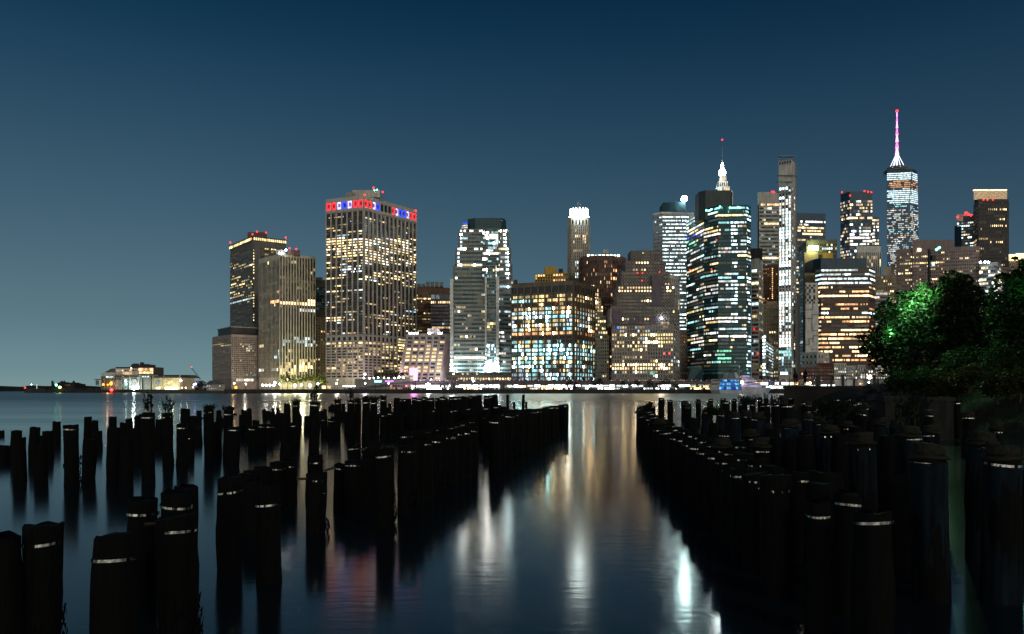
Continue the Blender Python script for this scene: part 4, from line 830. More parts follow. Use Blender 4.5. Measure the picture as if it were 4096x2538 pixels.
# elevated highway
D = 660; root = empty('elevated_highway', (X(2300, D), D, 2), 'long elevated highway deck with white lamps under it, along the far waterfront', 'highway')
zt = Z(1529, D); xa, xb = X(1640, D), X(3340, D)
m = MB(); m.box(xa, xb, D, D+16, zt-1.6, zt); m.box(xa, xb, D, D+.4, zt, zt+.7); m.box(xa, xb, D+15.6, D+16, zt, zt+.7)
xr = X(1390, D); m.face([(xr, D, 2.6), (xa, D, zt-1.6), (xa, D, zt+.7), (xr, D, 4.4)]); m.face([(xr, D, 4.2), (xa, D, zt), (xa, D+16, zt), (xr, D+16, 4.2)]); m.face([(xr, D, 2.6), (xr, D+16, 2.6), (xa, D+16, zt-1.6), (xa, D, zt-1.6)])
m.build('deck', plain('road_deck', (.12, .11, .115), .8), root)
for i in range(34):
    x = xa+(xb-xa)*(i+.5)/34; m = MB(); m.box(x-.45, x+.45, D+1.5, D+2.4, 2, zt-2.2); m.box(x-.6, x+.6, D+.6, D+14, zt-2.4, zt-1.6); m.build('column', DARK, root)
FLU = emis('fluorescent_tube', (.92, .97, 1), 7); FLU2 = emis('dim_fluorescent_tube', (.95, 1, .92), 1.1)
for i in range(62):
    x = xa+(xb-xa)*(i+.15)/62; px = PX(x, D, 0)[0]
    if R.random() < .12: continue
    m = MB(); m.box(x, x+(xb-xa)/62*R.uniform(.6, .95), D+.7, D+3.2, zt-3.9+R.uniform(-.3, .3), zt-2.45); m.build('under_deck_light', FLU if R.random() < .72 else FLU2, root)
# traffic on the deck
CARC = [plain('car_paint_%d' % i, c, .35, .3) for i, c in enumerate(((.05, .05, .06), (.3, .3, .31), (.12, .02, .02), (.03, .05, .1)))]
TAIL = emis('tail_light_glow', (1, .02, .03), 3.5); HEADL = emis('headlight_glow', (1, .95, .85), 6)
NCAR = [0]
def car(x, y, z, away=True):
    NCAR[0] += 1
    # body follows the road (x direction); both lamp pairs sit on the ends
    r = empty('car', (x, y, z), nth(NCAR[0]-1)+' car from the left, red tail lights glowing, on the elevated highway', 'car', 'cars on the elevated highway'); m = MB()
    pr = [(-2.2, .35), (-2.2, .85), (-1.5, 1.0), (-1.0, 1.45), (.6, 1.45), (1.2, .98), (2.15, .82), (2.2, .35)]
    for s_ in (-.85, .85): m.face([(x+a, y+s_, z+h) for a, h in (pr if s_ < 0 else pr[::-1])])
    for i in range(8):
        (a, h), (c, k) = pr[i], pr[(i+1) % 8]; m.face([(x+a, y-.85, z+h), (x+a, y+.85, z+h), (x+c, y+.85, z+k), (x+c, y-.85, z+k)])
    m.build('body', R.choice(CARC), r)
    for a in (-1.4, 1.4):
        for s_ in (-.87, .67): m = MB(); m.tube((x+a, y+s_, z+.33), (x+a, y+s_+.2, z+.33), .33, n=10); m.build('wheel', DARK, r)
    for s_ in (-.9, .5): m = MB(); m.box(x-2.26, x-1.9, y+s_, y+s_+.4, z+.62, z+.82); m.build('tail_light', TAIL, r); m = MB(); m.box(x+2.0, x+2.24, y+s_, y+s_+.4, z+.55, z+.75); m.build('headlight', HEADL, r)
x = xa+6
while x < xb-5: car(x, D+2.0, zt+.75, True); x += R.uniform(4.9, 9)
# lit sheds and shops under and in front of the highway
for (lab, a, b_, y0, y1, Dd, pal, br, p, nc) in (
    ('low ferry shed with red lit walls left of the pink screen on the waterfront', 1560, 1640, 1538, 1562, 655, 'orange', .5, .3, 8),
    ('long ferry shed with glaring white interior below the rose building', 1646, 1796, 1540, 1562, 652, ('white', 'ice'), 3.0, .75, 20),
    ('white lit shed below the floodlit stepped tower', 1822, 2000, 1541, 1562, 668, ('white', 'warm', 'ice'), 2.6, .6, 22),
    ('dark shed with thin uplights below the bronze office block', 2012, 2150, 1541, 1562, 668, ('warm', 'white'), 1.8, .3, 18),
    ('row of warm white shopfronts below the bronze office block', 2152, 2290, 1541, 1562, 668, ('warm', 'white'), 3.2, .9, 14),
    ('lit arcade behind the bushes below the netted stepped tower', 2310, 2560, 1540, 1562, 668, ('ice', 'white'), 2.4, .55, 34),
    ('white tented stall below the gap beside the netted stepped tower', 2566, 2740, 1540, 1562, 668, ('ice', 'white'), 3.0, .6, 22),
    ('yellow lit pavilion left of the blue lit ferry boat', 2760, 2880, 1541, 1562, 654, ('yellow', 'warm'), 2.2, .95, 16),
    ('glaring white and amber event terrace right of the blue lit ferry boat', 3012, 3236, 1526, 1560, 662-12, ('white', 'warm', 'ice'), 3.4, .8, 26)):
    t = Tower('market_hall', lab, [(a, y0), (b_, y0)], Dd, 0, LEAD, dep=10)
    t.facade(0, nc, 2, y0+2, y1-3, .8, .75, .25, .2, dict(p=p, b=br*1.3, pal=pal, j=.7)); t.done()
# pink screen
D = 650; root = empty('advertising_screen', (X(1655, D), D, 2.2), 'glaring pink white screen on a post at the far waterfront', 'screen')
m = MB(); m.box(X(1637, D), X(1672, D), D, D+1.2, Z(1502, D), Z(1472, D)); m.box(X(1652, D), X(1671, D), D, D+1.2, Z(1524, D), Z(1502, D)); m.build('frame', DARK, root)
m = MB(); m.box(X(1637.8, D), X(1671.5, D), D-.2, D-.05, Z(1501.6, D), Z(1472.5, D)); m.box(X(1653, D), X(1670.5, D), D-.2, D-.05, Z(1523, D), Z(1501.6, D)); m.build('display', emis('pink_display', (1, .42, .92), 2.0), root); point('screen_light', 1655, 1500, 640, 9000, (1, .2, .85), 2, parent=root)
m = MB(); m.box(X(1659, D), X(1664, D), D+.2, D+.8, 2, Z(1524, D)); m.build('post', DARK, root)
for (lab, a, b_, y0, y1, c, s_) in (('pale blue lit fascia sign on the ferry ramp', 1497, 1527, 1522, 1531, (.25, .75, 1), 4), ('orange and violet lit fascia sign right of the pale blue one', 1540, 1576, 1522, 1529, (.75, .3, 1), 1.6)):
    root = empty('illuminated_sign', (X(a, 652), 652, 2), lab, 'sign'); m = MB(); m.box(X(a, 652), X(b_, 652), 652, 652.6, Z(y1, 652), Z(y0, 652)); m.build('box', DARK, root)
    m = MB(); m.box(X(a+.6, 652), X(b_-.6, 652), 651.8, 651.95, Z(y1-.8, 652), Z(y0+.8, 652)); m.build('face', emis('sign_glow_'+lab.split()[0], c, s_), root)
    for q in (a+4, b_-4): m = MB(); m.box(X(q, 652)-.2, X(q, 652)+.2, 652.1, 652.5, 2, Z(y1, 652)); m.build('post', DARK, root)
# raised terrace and retaining wall under the widest tower
t = Tower('retaining_wall', 'pale raised terrace wall with a row of small lamps below the widest tower', [(1360, 1545), (1420, 1516), (1640, 1510)], 690, 2, GREY, dep=30, cat='wall', back=1); t.done()
for i in range(9): street_lamp(nth(i)+' small lamp from the left on the pale raised wall below the widest tower', 1455+i*20+R.uniform(-3, 3), 1513+R.uniform(-2, 1), 684, WHITE, .5, group='small lamps along the raised terrace', zb=Z(1524, 684))
# street lamps, left to right
LW = emis('lamp_glow_white', (.85, .96, 1), 30)
for (lab, px, py, D, mt, r, P, c) in (
    ('warm street lamp with an amber globe before the low pinkish block', 933, 1534, 700, WARM, .8, 4000, (1, .7, .35)), ('low orange lamp beside the amber globe lamp, left quay', 944, 1551, 650, ORANGE, 1.1, 0, None),
    ('white lamp on the left of the ribbed beige tower entrance', 984, 1537, 680, WHITE, .5, 0, None), ('tall lamp high above the quay before the ribbed beige tower', 1100, 1531, 660, LW, .9, 9000, (1, .95, .7)),
    ('white lamp just left of the waterfront tree row', 1119, 1537, 655, LW, .6, 6000, (1, .9, .6)), ('dazzling white lamp under the left waterfront trees', 1180, 1543, 650, LW, 1.1, 12000, (.95, 1, .6)),
    ('white lamp under the middle of the waterfront tree row', 1206, 1541, 650, LW, .7, 8000, (.95, 1, .6)), ('most dazzling lamp under the right waterfront trees', 1240, 1543, 650, LW, 1.2, 14000, (.95, 1, .55)),
    ('lamp at the right end of the waterfront tree row', 1272, 1536, 655, LW, .7, 8000, (1, .95, .55)), ('solitary white lamp on the ramp below the widest tower', 1347, 1535, 660, LW, .6, 5000, (1, .95, .8)),
    ('tall lamp rising over the ramp below the widest tower', 1460, 1498, 670, LW, .8, 7000, (1, .8, .9)), ('short lamp below the tall ramp lamp', 1461, 1534, 660, LW, .6, 0, None),
    ('white lamp beside the two lit fascia signs', 1555, 1534, 655, LW, .5, 0, None), ('blazing white lamp at the ferry shed, brightest on the waterfront', 1713, 1543, 645, emis('lamp_glow_blazing', (.85, .96, 1), 120), 1.8, 9000, (.85, .95, 1)),
    ('lamp on a thin mast over the highway left of the floodlit pier', 1828, 1487, 655, WHITE, .3, 0, None), ('lamp on a curved arm before the stepped striped tower', 1889, 1525, 655, LW, .7, 0, None), ('orange globe lamp on the dock by the white shed', 1895, 1547, 645, WARM, .8, 0, None),
    ('bright lamp on a mast in front of the netted stepped tower', 2644, 1468, 655, LW, .7, 6000, (1, .85, .6)), ('sharp blue white lamp at the event terrace', 3080, 1549, 645, emis('blue_lamp', (.1, .3, 1), 60), 1.0, 0, None),
    ('dazzling lamp on the waterfront seen over the pier railing', 3477, 1509, 640, emis('lamp_glow_dazzling', (.8, .97, 1), 90), 1.3, 0, None), ('small lamp under the dazzling one over the pier railing', 3475, 1531, 640, LW, .6, 0, None),
    ('amber car park lamp seen left of the railing pillar', 3240, 1533, 640, WARM, 1.0, 0, None), ('second amber lamp beside the standing person on the pier', 3187, 1538, 640, WARM, .6, 0, None), ('orange lamp left of the dazzling waterfront lamp', 3441, 1536, 640, ORANGE, .6, 0, None)):
    street_lamp(lab, px, py, D, mt, r, P, c or (1, 1, 1), zb=2.2, arm=1.0 if 'arm' in lab else 0)
for i, px in enumerate((1051, 1065, 1080, 1096)): street_lamp(nth(i)+' globe lamp from the left, of the close four left of the quay trees', px, 1542, 655, LW, .8, 5000 if i % 2 else 0, (1, .95, .75), group='four globe lamps on the left quay')
for i in range(8): street_lamp(nth(i)+' tiny lamp from the left along the ramp below the widest tower', 1374+i*6.4, 1546, 655, WHITE, .3, group='tiny ramp lamps')
for (lab, a, b_) in (('bright cream kiosk at the right foot of the tree row', 1287, 1303), ('bright cream kiosk with a darker roof beside the first one', 1309, 1324)):
    t = Tower('kiosk', lab, [(a, 1542), (b_, 1542)], 650, 0, WHT, dep=5); t.facade(0, 2, 1, 1544, 1556, .85, .9, .1, .1, dict(p=1, b=4, pal='yellow')); t.done()
# waterfront trees
for i in range(9):
    px = 1130+i*20.5; h = R.choice((0, 5, 9)); tree('street_tree', nth(i)+' lit yellow green tree from the left in the row before the ribbed tower', px, 662+R.uniform(-4, 4), 1562, [(px, 1520-h, 13), (px-9, 1528-h, 10), (px+9, 1527-h, 10), (px+2, 1510-h, 9)], 420, .6, group='lit trees before the ribbed beige tower', tr=.3); point('tree_light', px+8, 1545, 652, 5000, (1, .95, .5), .4)
for i, px in enumerate((1508, 1536, 1562, 1592, 1618)):
    tree('street_tree', nth(i)+' dark tree from the left on the raised terrace below the widest tower', px, 700, 1518, [(px, 1494, 14), (px-9, 1499, 10), (px+9, 1499, 10)], 360, .6, group='trees on the raised terrace', tr=.25)
for i, (px, y, r) in enumerate(((2275, 1532, 15), (2300, 1538, 12), (2375, 1530, 18), (2400, 1524, 16), (2492, 1532, 12), (2520, 1540, 9), (2548, 1530, 13), (2600, 1530, 14), (2650, 1522, 20), (2678, 1520, 22), (2630, 1540, 12), (2710, 1545, 9))):
    tree('waterfront_bush', nth(i)+' dark bushy tree from the left, standing before the lit highway arcade', px, 644, 1560, [(px, y, r), (px-r*.5, y+r*.6, r*.7), (px+r*.5, y+r*.7, r*.7)], 380, .5, leafmat('dark_bush_leaves', (.02, .035, .02)), group='dark trees in front of the highway', tr=.2)
# mooring piles at the ferry dock
for i, (px, y, w_) in enumerate(((1915, 1537, 3.6), (1931, 1543, 2), (1936, 1545, 2), (1953, 1536, 4), (1975, 1548, 2), (2048, 1560, 3), (2067, 1553, 3), (2071, 1558, 2))):
    m = MB(); D = 628; m.tube((X(px, D), D, -1), (X(px, D), D, Z(y, D)), w_/2*D/F, n=8); m.lathe(X(px, D), D, [(w_/2*D/F*1.15, Z(y, D)-.8), (w_/2*D/F*1.15, Z(y, D)-.3), (.1, Z(y, D)+.3)], 8)
    tag(m.build('mooring_pile', DARK), nth(i)+' dark mooring pile from the left at the far ferry dock', 'mooring pile', 'mooring piles at the far ferry dock')
root = empty('gangway', (X(1900, 632), 632, 0), 'sloping gangway down to the far ferry dock', 'gangway'); m = MB(); D = 632
m.face([(X(1875, D), D, 3.6), (X(1912, D), D, 1.2), (X(1912, D), D+2, 1.2), (X(1875, D), D+2, 3.6)][::-1])
for k in range(2): m.tube((X(1875, D), D, 3.8+k), (X(1912, D), D, 1.4+k), .1, n=4)
for k in range(8): f = k/7; m.tube((X(1875+37*f, D), D, 3.6-2.4*f), (X(1875+37*f, D), D, 4.8-2.4*f), .07, n=4)
m.build('ramp', LEAD, root); m = MB(); m.box(X(1880, D), X(2060, D), D-2, D+3.5, -.3, .9); m.build('pontoon', DARK, root)
# green road sign over the highway
root = empty('road_sign', (X(2608, 658), 658, 9), 'green overhead road sign before the netted stepped tower', 'sign'); D = 658
m = MB(); m.box(X(2599, D), X(2617, D), D, D+.3, Z(1500, D), Z(1485, D)); m.build('panel', emis('backlit_green_sign', (.08, .55, .25), .5), root)
m = MB()
for px in (2603, 2613): m.box(X(px, D)-.15, X(px, D)+.15, D+.35, D+.7, 9, Z(1488, D))
m.build('post', DARK, root)
m = MB()
for k in range(3): m.box(X(2601, D), X(2601+R.uniform(8, 14), D), D-.06, D-.02, Z(1489.5+k*4, D), Z(1488+k*4, D))
m.build('lettering', emis('sign_white', (.8, .9, .8), .9), root)
# ---------------------------------------------------------------- blue lit ferry boat, stern towards the camera
D = 600; root = empty('ferry_boat', (X(2940, D), D, 0), 'ferry boat with blue lit window decks moored before the dark green glass tower', 'boat')
HULL = plain('white_hull', (.45, .47, .5), .35); y1 = D+34
def sect(px0, px1, py, dy=0): return [(X(px0, D), D+dy), (X(px1, D), D+dy), (X(px1, D), y1-4), (X((px0+px1)/2, D), y1), (X(px0, D), y1-4)]
m = MB(); m.prism([(X(2884, D), D+.4), (X(2964, D), D+.4), (X(2962, D), y1-6), (X(2924, D), y1), (X(2886, D), y1-6)], -.6, Z(1561, D), [(X(2876, D), D), (X(2968, D), D), (X(2968, D), y1-6), (X(2924, D), y1+2), (X(2876, D), y1-6)]); m.build('hull', HULL, root)
decks = [(2877, 2966, 2879, 2962, 1561, 1546), (2881, 2960, 2883, 2956, 1544, 1531), (2885, 2957, 2889, 2951, 1529, 1518)]
for (a, b_, c, e, ya, yb) in decks:
    m = MB(); m.prism(sect(a, b_, 0, .5), Z(ya, D), Z(yb, D), sect(c, e, 0, 1.5)); m.build('deckhouse', plain('navy_deckhouse', (.03, .05, .12), .4), root)
    m = MB(); m.box(X(a-2, D), X(b_+4, D), D-.2, y1-8, Z(yb, D)-.1, Z(yb-2, D)); m.build('deck', HULL, root)
    n_ = 9
    for i in range(n_):
        f0, f1 = (i+.08)/n_, (i+.92)/n_; zl, zh = Z(ya-2.5, D), Z(yb+2, D); L0, L1 = X(a, D), X(b_, D); U0, U1 = X(c, D), X(e, D)
        g = R.choice(((.02, .28, 1.1), (.05, .5, 1.3), (.01, .12, .7), (.2, .75, 1.2), (.01, .05, .5)))
        m = MB(); m.face([(L0+(L1-L0)*f0, D+.55, zl), (L0+(L1-L0)*f1, D+.55, zl), (U0+(U1-U0)*f1, D+1.15, zh), (U0+(U1-U0)*f0, D+1.15, zh)], g); m.build('window', GLASS, root)
m = MB(); m.prism([(X(2912, D), D+3), (X(2950, D), D+3), (X(2950, D), D+14), (X(2912, D), D+14)], Z(1516, D), Z(1492, D), [(X(2915, D), D+4), (X(2944, D), D+4), (X(2944, D), D+12), (X(2915, D), D+12)]); m.build('pilot_house', plain('slate_superstructure', (.12, .14, .16), .5), root)
m = MB(); m.prism([(X(2948, D), D+3), (X(2966, D), D+3), (X(2966, D), D+9), (X(2948, D), D+9)], Z(1514, D), Z(1490, D), [(X(2944, D), D+4), (X(2952, D), D+4), (X(2952, D), D+8), (X(2944, D), D+8)]); m.build('funnel', HULL, root)
m = MB(); m.tube((X(2932, D), D+8, Z(1492, D)), (X(2930, D), D+8, Z(1446, D)), .2, .08, 6); m.tube((X(2925, D), D+8, Z(1484, D)), (X(2938, D), D+8, Z(1484, D)), .12, n=4); m.build('mast', DARK, root)
m = MB()
for i in range(12): m.tube((X(2877+i*8, D), D, Z(1518, D)), (X(2877+i*8, D), D, Z(1514, D)), .06, n=4)
m.tube((X(2877, D), D, Z(1514, D)), (X(2965, D), D, Z(1514, D)), .06, n=4); m.build('railing', DARK, root)
# white motor yacht behind it
D = 618; root = empty('motor_yacht', (X(3000, D), D, 0), 'white motor yacht with radar domes moored right of the blue lit ferry boat', 'boat')
m = MB(); m.prism([(X(2968, D), D), (X(3060, D), D), (X(3080, D), D+5), (X(3060, D), D+10), (X(2968, D), D+10)], -.5, Z(1551, D), [(X(2966, D), D), (X(3068, D), D), (X(3094, D), D+5), (X(3068, D), D+10), (X(2966, D), D+10)]); m.build('hull', HULL, root)
for (a, b_, c, e, ya, yb) in ((2968, 3050, 2970, 3040, 1551, 1532), (2970, 3030, 2974, 3018, 1530, 1514), (2966, 3010, 2970, 2998, 1512, 1502)):
    m = MB(); m.prism([(X(a, D), D+1), (X(b_, D), D+1), (X(b_, D), D+9), (X(a, D), D+9)], Z(ya, D), Z(yb, D), [(X(c, D), D+1.5), (X(e, D), D+1.5), (X(e, D), D+8.5), (X(c, D), D+8.5)]); m.build('deckhouse', plain('violet_white_paint', (.5, .45, .62), .4), root)
    m = MB(); m.box(X(a+4, D), X(b_-12, D), D+.7, D+.9, Z(ya-3, D), Z(ya-9, D), c=(.35, .3, .5)); m.build('window', GLASS, root)
m = MB(); m.tube((X(2964, D), D+5, Z(1502, D)), (X(2964, D), D+5, Z(1470, D)), .2, n=5); m.tube((X(2956, D), D+5, Z(1484, D)), (X(2976, D), D+5, Z(1486, D)), .15, n=5); m.build('mast', HULL, root)
for (px, py, r) in ((2964, 1467, .9), (2973, 1484, .5)): m = MB(); m.ball(X(px, D), D+5, Z(py, D), r, 10); m.build('radar_dome', HULL, root)
m = MB(); m.ball(X(2966, D), D-.5, Z(1530, D), 1.0, 8); m.build('deck_light', emis('amber_white_deck_light', (1, .85, .7), 30), root)
# ---------------------------------------------------------------- left quay with the arched ferry terminal
D = 800; root = empty('quay', (X(500, D), D, 0), 'long low dark quay carrying the arched ferry terminal at the left', 'quay')
m = MB(); m.box(X(100, D), X(910, D), D, D+70, -1, Z(1559, D)); m.build('deck', plain('dark_quay', (.03, .032, .03), .9), root)
for i in range(60): x = X(104+i*13.4, D); m = MB(); m.box(x, x+.7, D-.5, D-.02, -1, Z(1560, D)); m.build('fender_pile', DARK, root)
m = MB(); m.box(X(100, D), X(180, D), D-.8, D+3, -1, Z(1553, D)); m.build('end_wall', DARK, root)
m = MB()
for i in range(100): x = X(185+i*2.7, D); m.box(x, x+.1, D+.5, D+.6, 3, Z(1553, D))
m.box(X(185, D), X(455, D), D+.5, D+.6, Z(1554, D), Z(1553.4, D)); m.build('fence', DARK, root)
zq = Z(1559, D); D = 815
TG = plain('green_grey_ironwork', (.13, .14, .12), .6); BUFF = plain('buff_panel', (.42, .40, .30), .7)
root = empty('ferry_terminal', (X(580, D), D, zq), 'ornate arched ferry terminal with a lit glass roof pavilion on the left quay', 'building')
def bx(nm, mat, a, b_, ya, yb, dd=0, dep=20): m = MB(); m.box(X(a, D+dd), X(b_, D+dd), D+dd, D+dd+dep, Z(yb, D+dd), Z(ya, D+dd)); return m.build(nm, mat, root)
bx('wall', TG, 454, 609, 1502, 1562, 0, 40); bx('wing', BUFF, 609, 723, 1508, 1562, -1, 36); bx('west_wing', TG, 404, 454, 1506, 1562, 1, 30)
for px in (473, 538):
    m = MB(); A = (X(px-13, D), D); w_ = X(px+13, D)-X(px-13, D); zb_, zs = Z(1560, D), Z(1532, D); pts = [(A[0], D-.4, zb_), (A[0]+w_, D-.4, zb_)]
    for k in range(13): a = math.pi*k/12; pts.append((A[0]+w_/2+w_/2*math.cos(a), D-.4, zs+w_/2*math.sin(a)))
    m.face(pts, (.16, .14, .1) if px == 473 else (.5, .5, .42)); ap = m.build('arch_panel', GLASS, root)
    m = MB()
    for k in range(12):
        a0, a1 = math.pi*k/12, math.pi*(k+1)/12; m.tube((A[0]+w_/2+(w_/2+.3)*math.cos(a0), D-.6, zs+(w_/2+.3)*math.sin(a0)), (A[0]+w_/2+(w_/2+.3)*math.cos(a1), D-.6, zs+(w_/2+.3)*math.sin(a1)), .35, n=5)
    m.build('arch_moulding', TG, ap)
for px in (456, 488, 497, 520, 557, 566, 604, 612, 655, 720): m = MB(); m.box(X(px, D), X(px+3, D), D-1.6, D-.2, Z(1562, D), Z(1503, D)); m.build('pilaster', BUFF if px > 608 else TG, root)
m = MB(); m.box(X(452, D), X(612, D), D-2.2, D+1, Z(1503, D), Z(1499, D)); m.box(X(452, D), X(612, D), D-1.4, D+1, Z(1512, D), Z(1510, D)); m.build('cornice', TG, root)
m = MB(); m.prism([(X(606, D), D-3), (X(758, D), D-3), (X(758, D), D+30), (X(606, D), D+30)], Z(1512, D), Z(1500, D), [(X(622, D), D+8), (X(745, D), D+8), (X(745, D), D+24), (X(622, D), D+24)]); m.build('roof', plain('dark_tile_roof', (.09, .07, .06), .8), root)
m = MB(); m.prism([(X(666, D), D+10), (X(726, D), D+10), (X(726, D), D+14), (X(666, D), D+14)], Z(1503, D), Z(1500, D), [(X(668, D), D+10), (X(732, D), D+10), (X(732, D), D+14), (X(668, D), D+14)]); m.build('ridge_light_panel', emis('pale_blue_ridge', (.55, .75, .8), .4), root)
m = MB(); m.prism([(X(409, D), D+4), (X(470, D), D+4), (X(470, D), D+26), (X(409, D), D+26)], Z(1490, D), Z(1474, D), [(X(430, D), D+8), (X(478, D), D+8), (X(478, D), D+24), (X(430, D), D+24)]); m.build('roof', plain('grey_slate', (.14, .14, .14), .7), root)
bx('upper_wall', WHT, 404, 460, 1491, 1506, 3, 22); bx('upper_storey', WHT, 462, 553, 1474, 1500, 3, 22); bx('roof_slab', DARK, 462, 556, 1469, 1474, 2.6, 23)
bx('glass_pavilion', DARK, 553, 614, 1469, 1499, 2, 24)
def wn(a, b_, ya, yb, g, dd, nm='window'): m = MB(); m.box(X(a, D+dd), X(b_, D+dd), D+dd, D+dd+.1, Z(yb, D+dd), Z(ya, D+dd), c=g); m.build(nm, GLASS, root)
for k in range(9):
    for (ya, yb) in ((1473, 1484), (1487, 1496)): wn(555+k*6.5, 560.5+k*6.5, ya, yb, lcol(('warm', 'orange', 'yellow'), 1.6, .5), 1.6)
for k in range(8): wn(466+k*10.5, 473+k*10.5, 1480, 1485, lcol('warm', 1.2 if R.random() < .5 else .05, .4), 2.7)
for k in range(10): wn(492+k*3.6, 495+k*3.6, 1490, 1498, lcol(('warm', 'orange'), .8, .6), -2.3 if False else 2.5)
for k in range(7): wn(424+k*5, 428+k*5, 1506, 1512, lcol('ice', 1.4, .5), .6)
for px in (567, 578, 589): wn(px, px+7, 1505, 1510, lcol('cool', 1.2, .2), -.3)
for (a, b_, ya, yb, c_, br) in ((622, 641, 1522, 1538, 'cool', .28), (659, 690, 1520, 1537, 'yellow', 1.1)):
    for k in range(5):
        for j in range(2): wn(a+(b_-a)*k/5+.5, a+(b_-a)*(k+1)/5-.5, ya+(yb-ya)*j/2+.5, ya+(yb-ya)*(j+1)/2-.5, lcol(c_, br, .3), -1.4)
wn(623, 640, 1550, 1557, (2.4, 2.4, 1.7), -1.5); wn(660, 712, 1550, 1559, (5, 5, 2.8), -1.5, 'lit_doorway')
bx('roof_plant', DARK, 524, 598, 1459, 1469, 6, 14)
for (a, b_, y) in ((530, 545, 1455), (560, 566, 1450), (570, 590, 1457)): bx('vent', DARK, a, b_, y, 1460, 8, 6)
m = MB(); m.prism([(X(384, D), D-4), (X(414, D), D-4), (X(414, D), D+6), (X(384, D), D+6)], Z(1520, D), Z(1517, D)); m.prism([(X(420, D), D-4), (X(452, D), D-4), (X(452, D), D+6), (X(420, D), D+6)], Z(1517, D), Z(1514, D))
for px in (412, 424, 436, 448): m.box(X(px, D), X(px+1.5, D), D-4, D-3, zq, Z(1517, D))
m.build('canopy', TG, root)
for (px, py, mt, r) in ((413, 1539, ORANGE, 1.1), (431, 1540, ORANGE, .8), (444, 1536, ORANGE, 1.5), (446, 1530, ORANGE, .8), (503, 1525, LW, .9), (505, 1538, GREENL, .8), (525, 1474, WARM, .6), (536, 1552, emis('star_lamp', (.8, .95, 1), 150), 2.2), (545, 1552, WARM, 1), (723, 1523, emis('lamp_glow_warm_white', (1, .95, .75), 30), 1.1)):
    m = MB(); m.ball(X(px, D-5), D-5, Z(py, D-5), r, 8); m.build('wall_lamp', mt, root)
m = MB(); m.ball(X(446, 797), 797, Z(1561, 797), 1.3, 8); m.build('harbour_light', emis('harbour_red', (1, .012, .012), 30), root)
for (px, py, P, c) in ((536, 1548, 4500, (.85, 1, .9)), (690, 1548, 5000, (1, .9, .5)), (430, 1540, 3500, (1, .5, .2)), (640, 1548, 2500, (1, .9, .5)), (585, 1545, 1500, (1, .9, .6))): point('wall_lamp_light', px, py, D-9, P, c, 1, parent=root)
# small things on and behind the left quay
D = 805; t = Tower('gatehouse', 'rose lit low wall building with a violet lamp right of the arched ferry terminal', [(721, 1524), (778, 1527)], D, 0, PINK, dep=20); t.glow('wall_lamp', [(728, 1552), (743, 1552), (772, 1550)], 0, 0, D-2, .7, WARM); t.glow('violet_lamp', [(776, 1540), (782, 1537)], 0, 0, D-2, .9, emis('violet_lamp', (.5, .3, 1), 30)); point('wall_lamp_light', 750, 1550, D-5, 4000, (1, .6, .5), 1, parent=t.root); t.done()
t = Tower('terminal_annex', 'small pale two storey building with a hipped roof between the trees and the first towers', [(826, 1538), (900, 1538)], 798, 0, GREY, dep=18)
t.facade(0, 9, 2, 1540, 1560, .3, .35, .1, .2, dict(p=.35, b=1.2, pal='white')); m = MB(); q = t.poly; m.prism([(q[0][0]-1, q[0][1]-1), (q[1][0]+1, q[1][1]-1), (q[2][0]+1, q[2][1]), (q[3][0]-1, q[3][1])], t.H, Z(1523, 798), [(q[0][0]+6, q[0][1]+7), (q[1][0]-8, q[1][1]+7), (q[2][0]-8, q[2][1]-7), (q[3][0]+6, q[3][1]-7)]); t.add('roof', m, plain('grey_slate', (.14, .14, .14), .7)); t.done()
for i, (px, r) in enumerate(((782, 13), (800, 15), (818, 12))): tree('quay_tree', nth(i)+' dark tree from the left in the clump before the crane', px, 812, 1560, [(px, 1534, r), (px-6, 1542, r*.8), (px+6, 1544, r*.8)], 300, .6, leafmat('dark_bush_leaves', (.02, .035, .02)), group='clump of dark trees on the left quay', tr=.25)
D = 830; root = empty('crane', (X(800, D), D, 3), 'lattice crane boom with a red tip light over the left quay trees', 'crane'); m = MB(); p0 = Vector((X(802, D), D, Z(1520, D))); p1 = Vector((X(766, D), D, Z(1472, D)))
for o in (-.6, .6): m.tube(p0+Vector((o*1.3, 0, 0)), p1+Vector((o*.5, 0, 0)), .16, n=4)
for i in range(14): a, b_ = i/14, (i+1)/14; s_ = 1 if i % 2 else -1; m.tube(p0.lerp(p1, a)+Vector((s_*.8*(1-a*.5), 0, 0)), p0.lerp(p1, b_)+Vector((-s_*.8*(1-b_*.5), 0, 0)), .1, n=4)
m.build('boom', DARK, root); m = MB(); m.box(X(796, D), X(812, D), D-2, D+2, 3, Z(1524, D)); m.build('cab', DARK, root); m = MB(); m.ball(p1.x, D, p1.z+.8, .6, 8); m.build('beacon', RED, root)
D = 1150; root = empty('immigration_hall', (X(252, D), D, 0), 'far dark hall with four domed turrets on the left horizon', 'building'); m = MB(); m.box(X(205, D), X(298, D), D, D+30, -1, Z(1536, D)); m.prism([(X(222, D), D), (X(250, D), D), (X(250, D), D+26), (X(222, D), D+26)], Z(1536, D), Z(1529, D), [(X(226, D), D+8), (X(246, D), D+8), (X(246, D), D+18), (X(226, D), D+18)]); m.prism([(X(262, D), D), (X(292, D), D), (X(292, D), D+26), (X(262, D), D+26)], Z(1536, D), Z(1531, D), [(X(265, D), D+8), (X(288, D), D+8), (X(288, D), D+18), (X(265, D), D+18)]); m.build('wall', plain('far_dark_masonry', (.03, .03, .03), .9), root)
for px in (210, 247, 257, 295): m = MB(); m.lathe(X(px, D), D, [(1.5, 0), (1.5, Z(1532, D)), (1.9, Z(1531, D)), (1.7, Z(1528, D)), (.9, Z(1525, D)), (.3, Z(1524, D)), (.1, Z(1520, D))], 10); m.build('turret', plain('far_dark_masonry', (.03, .03, .03), .9), root)
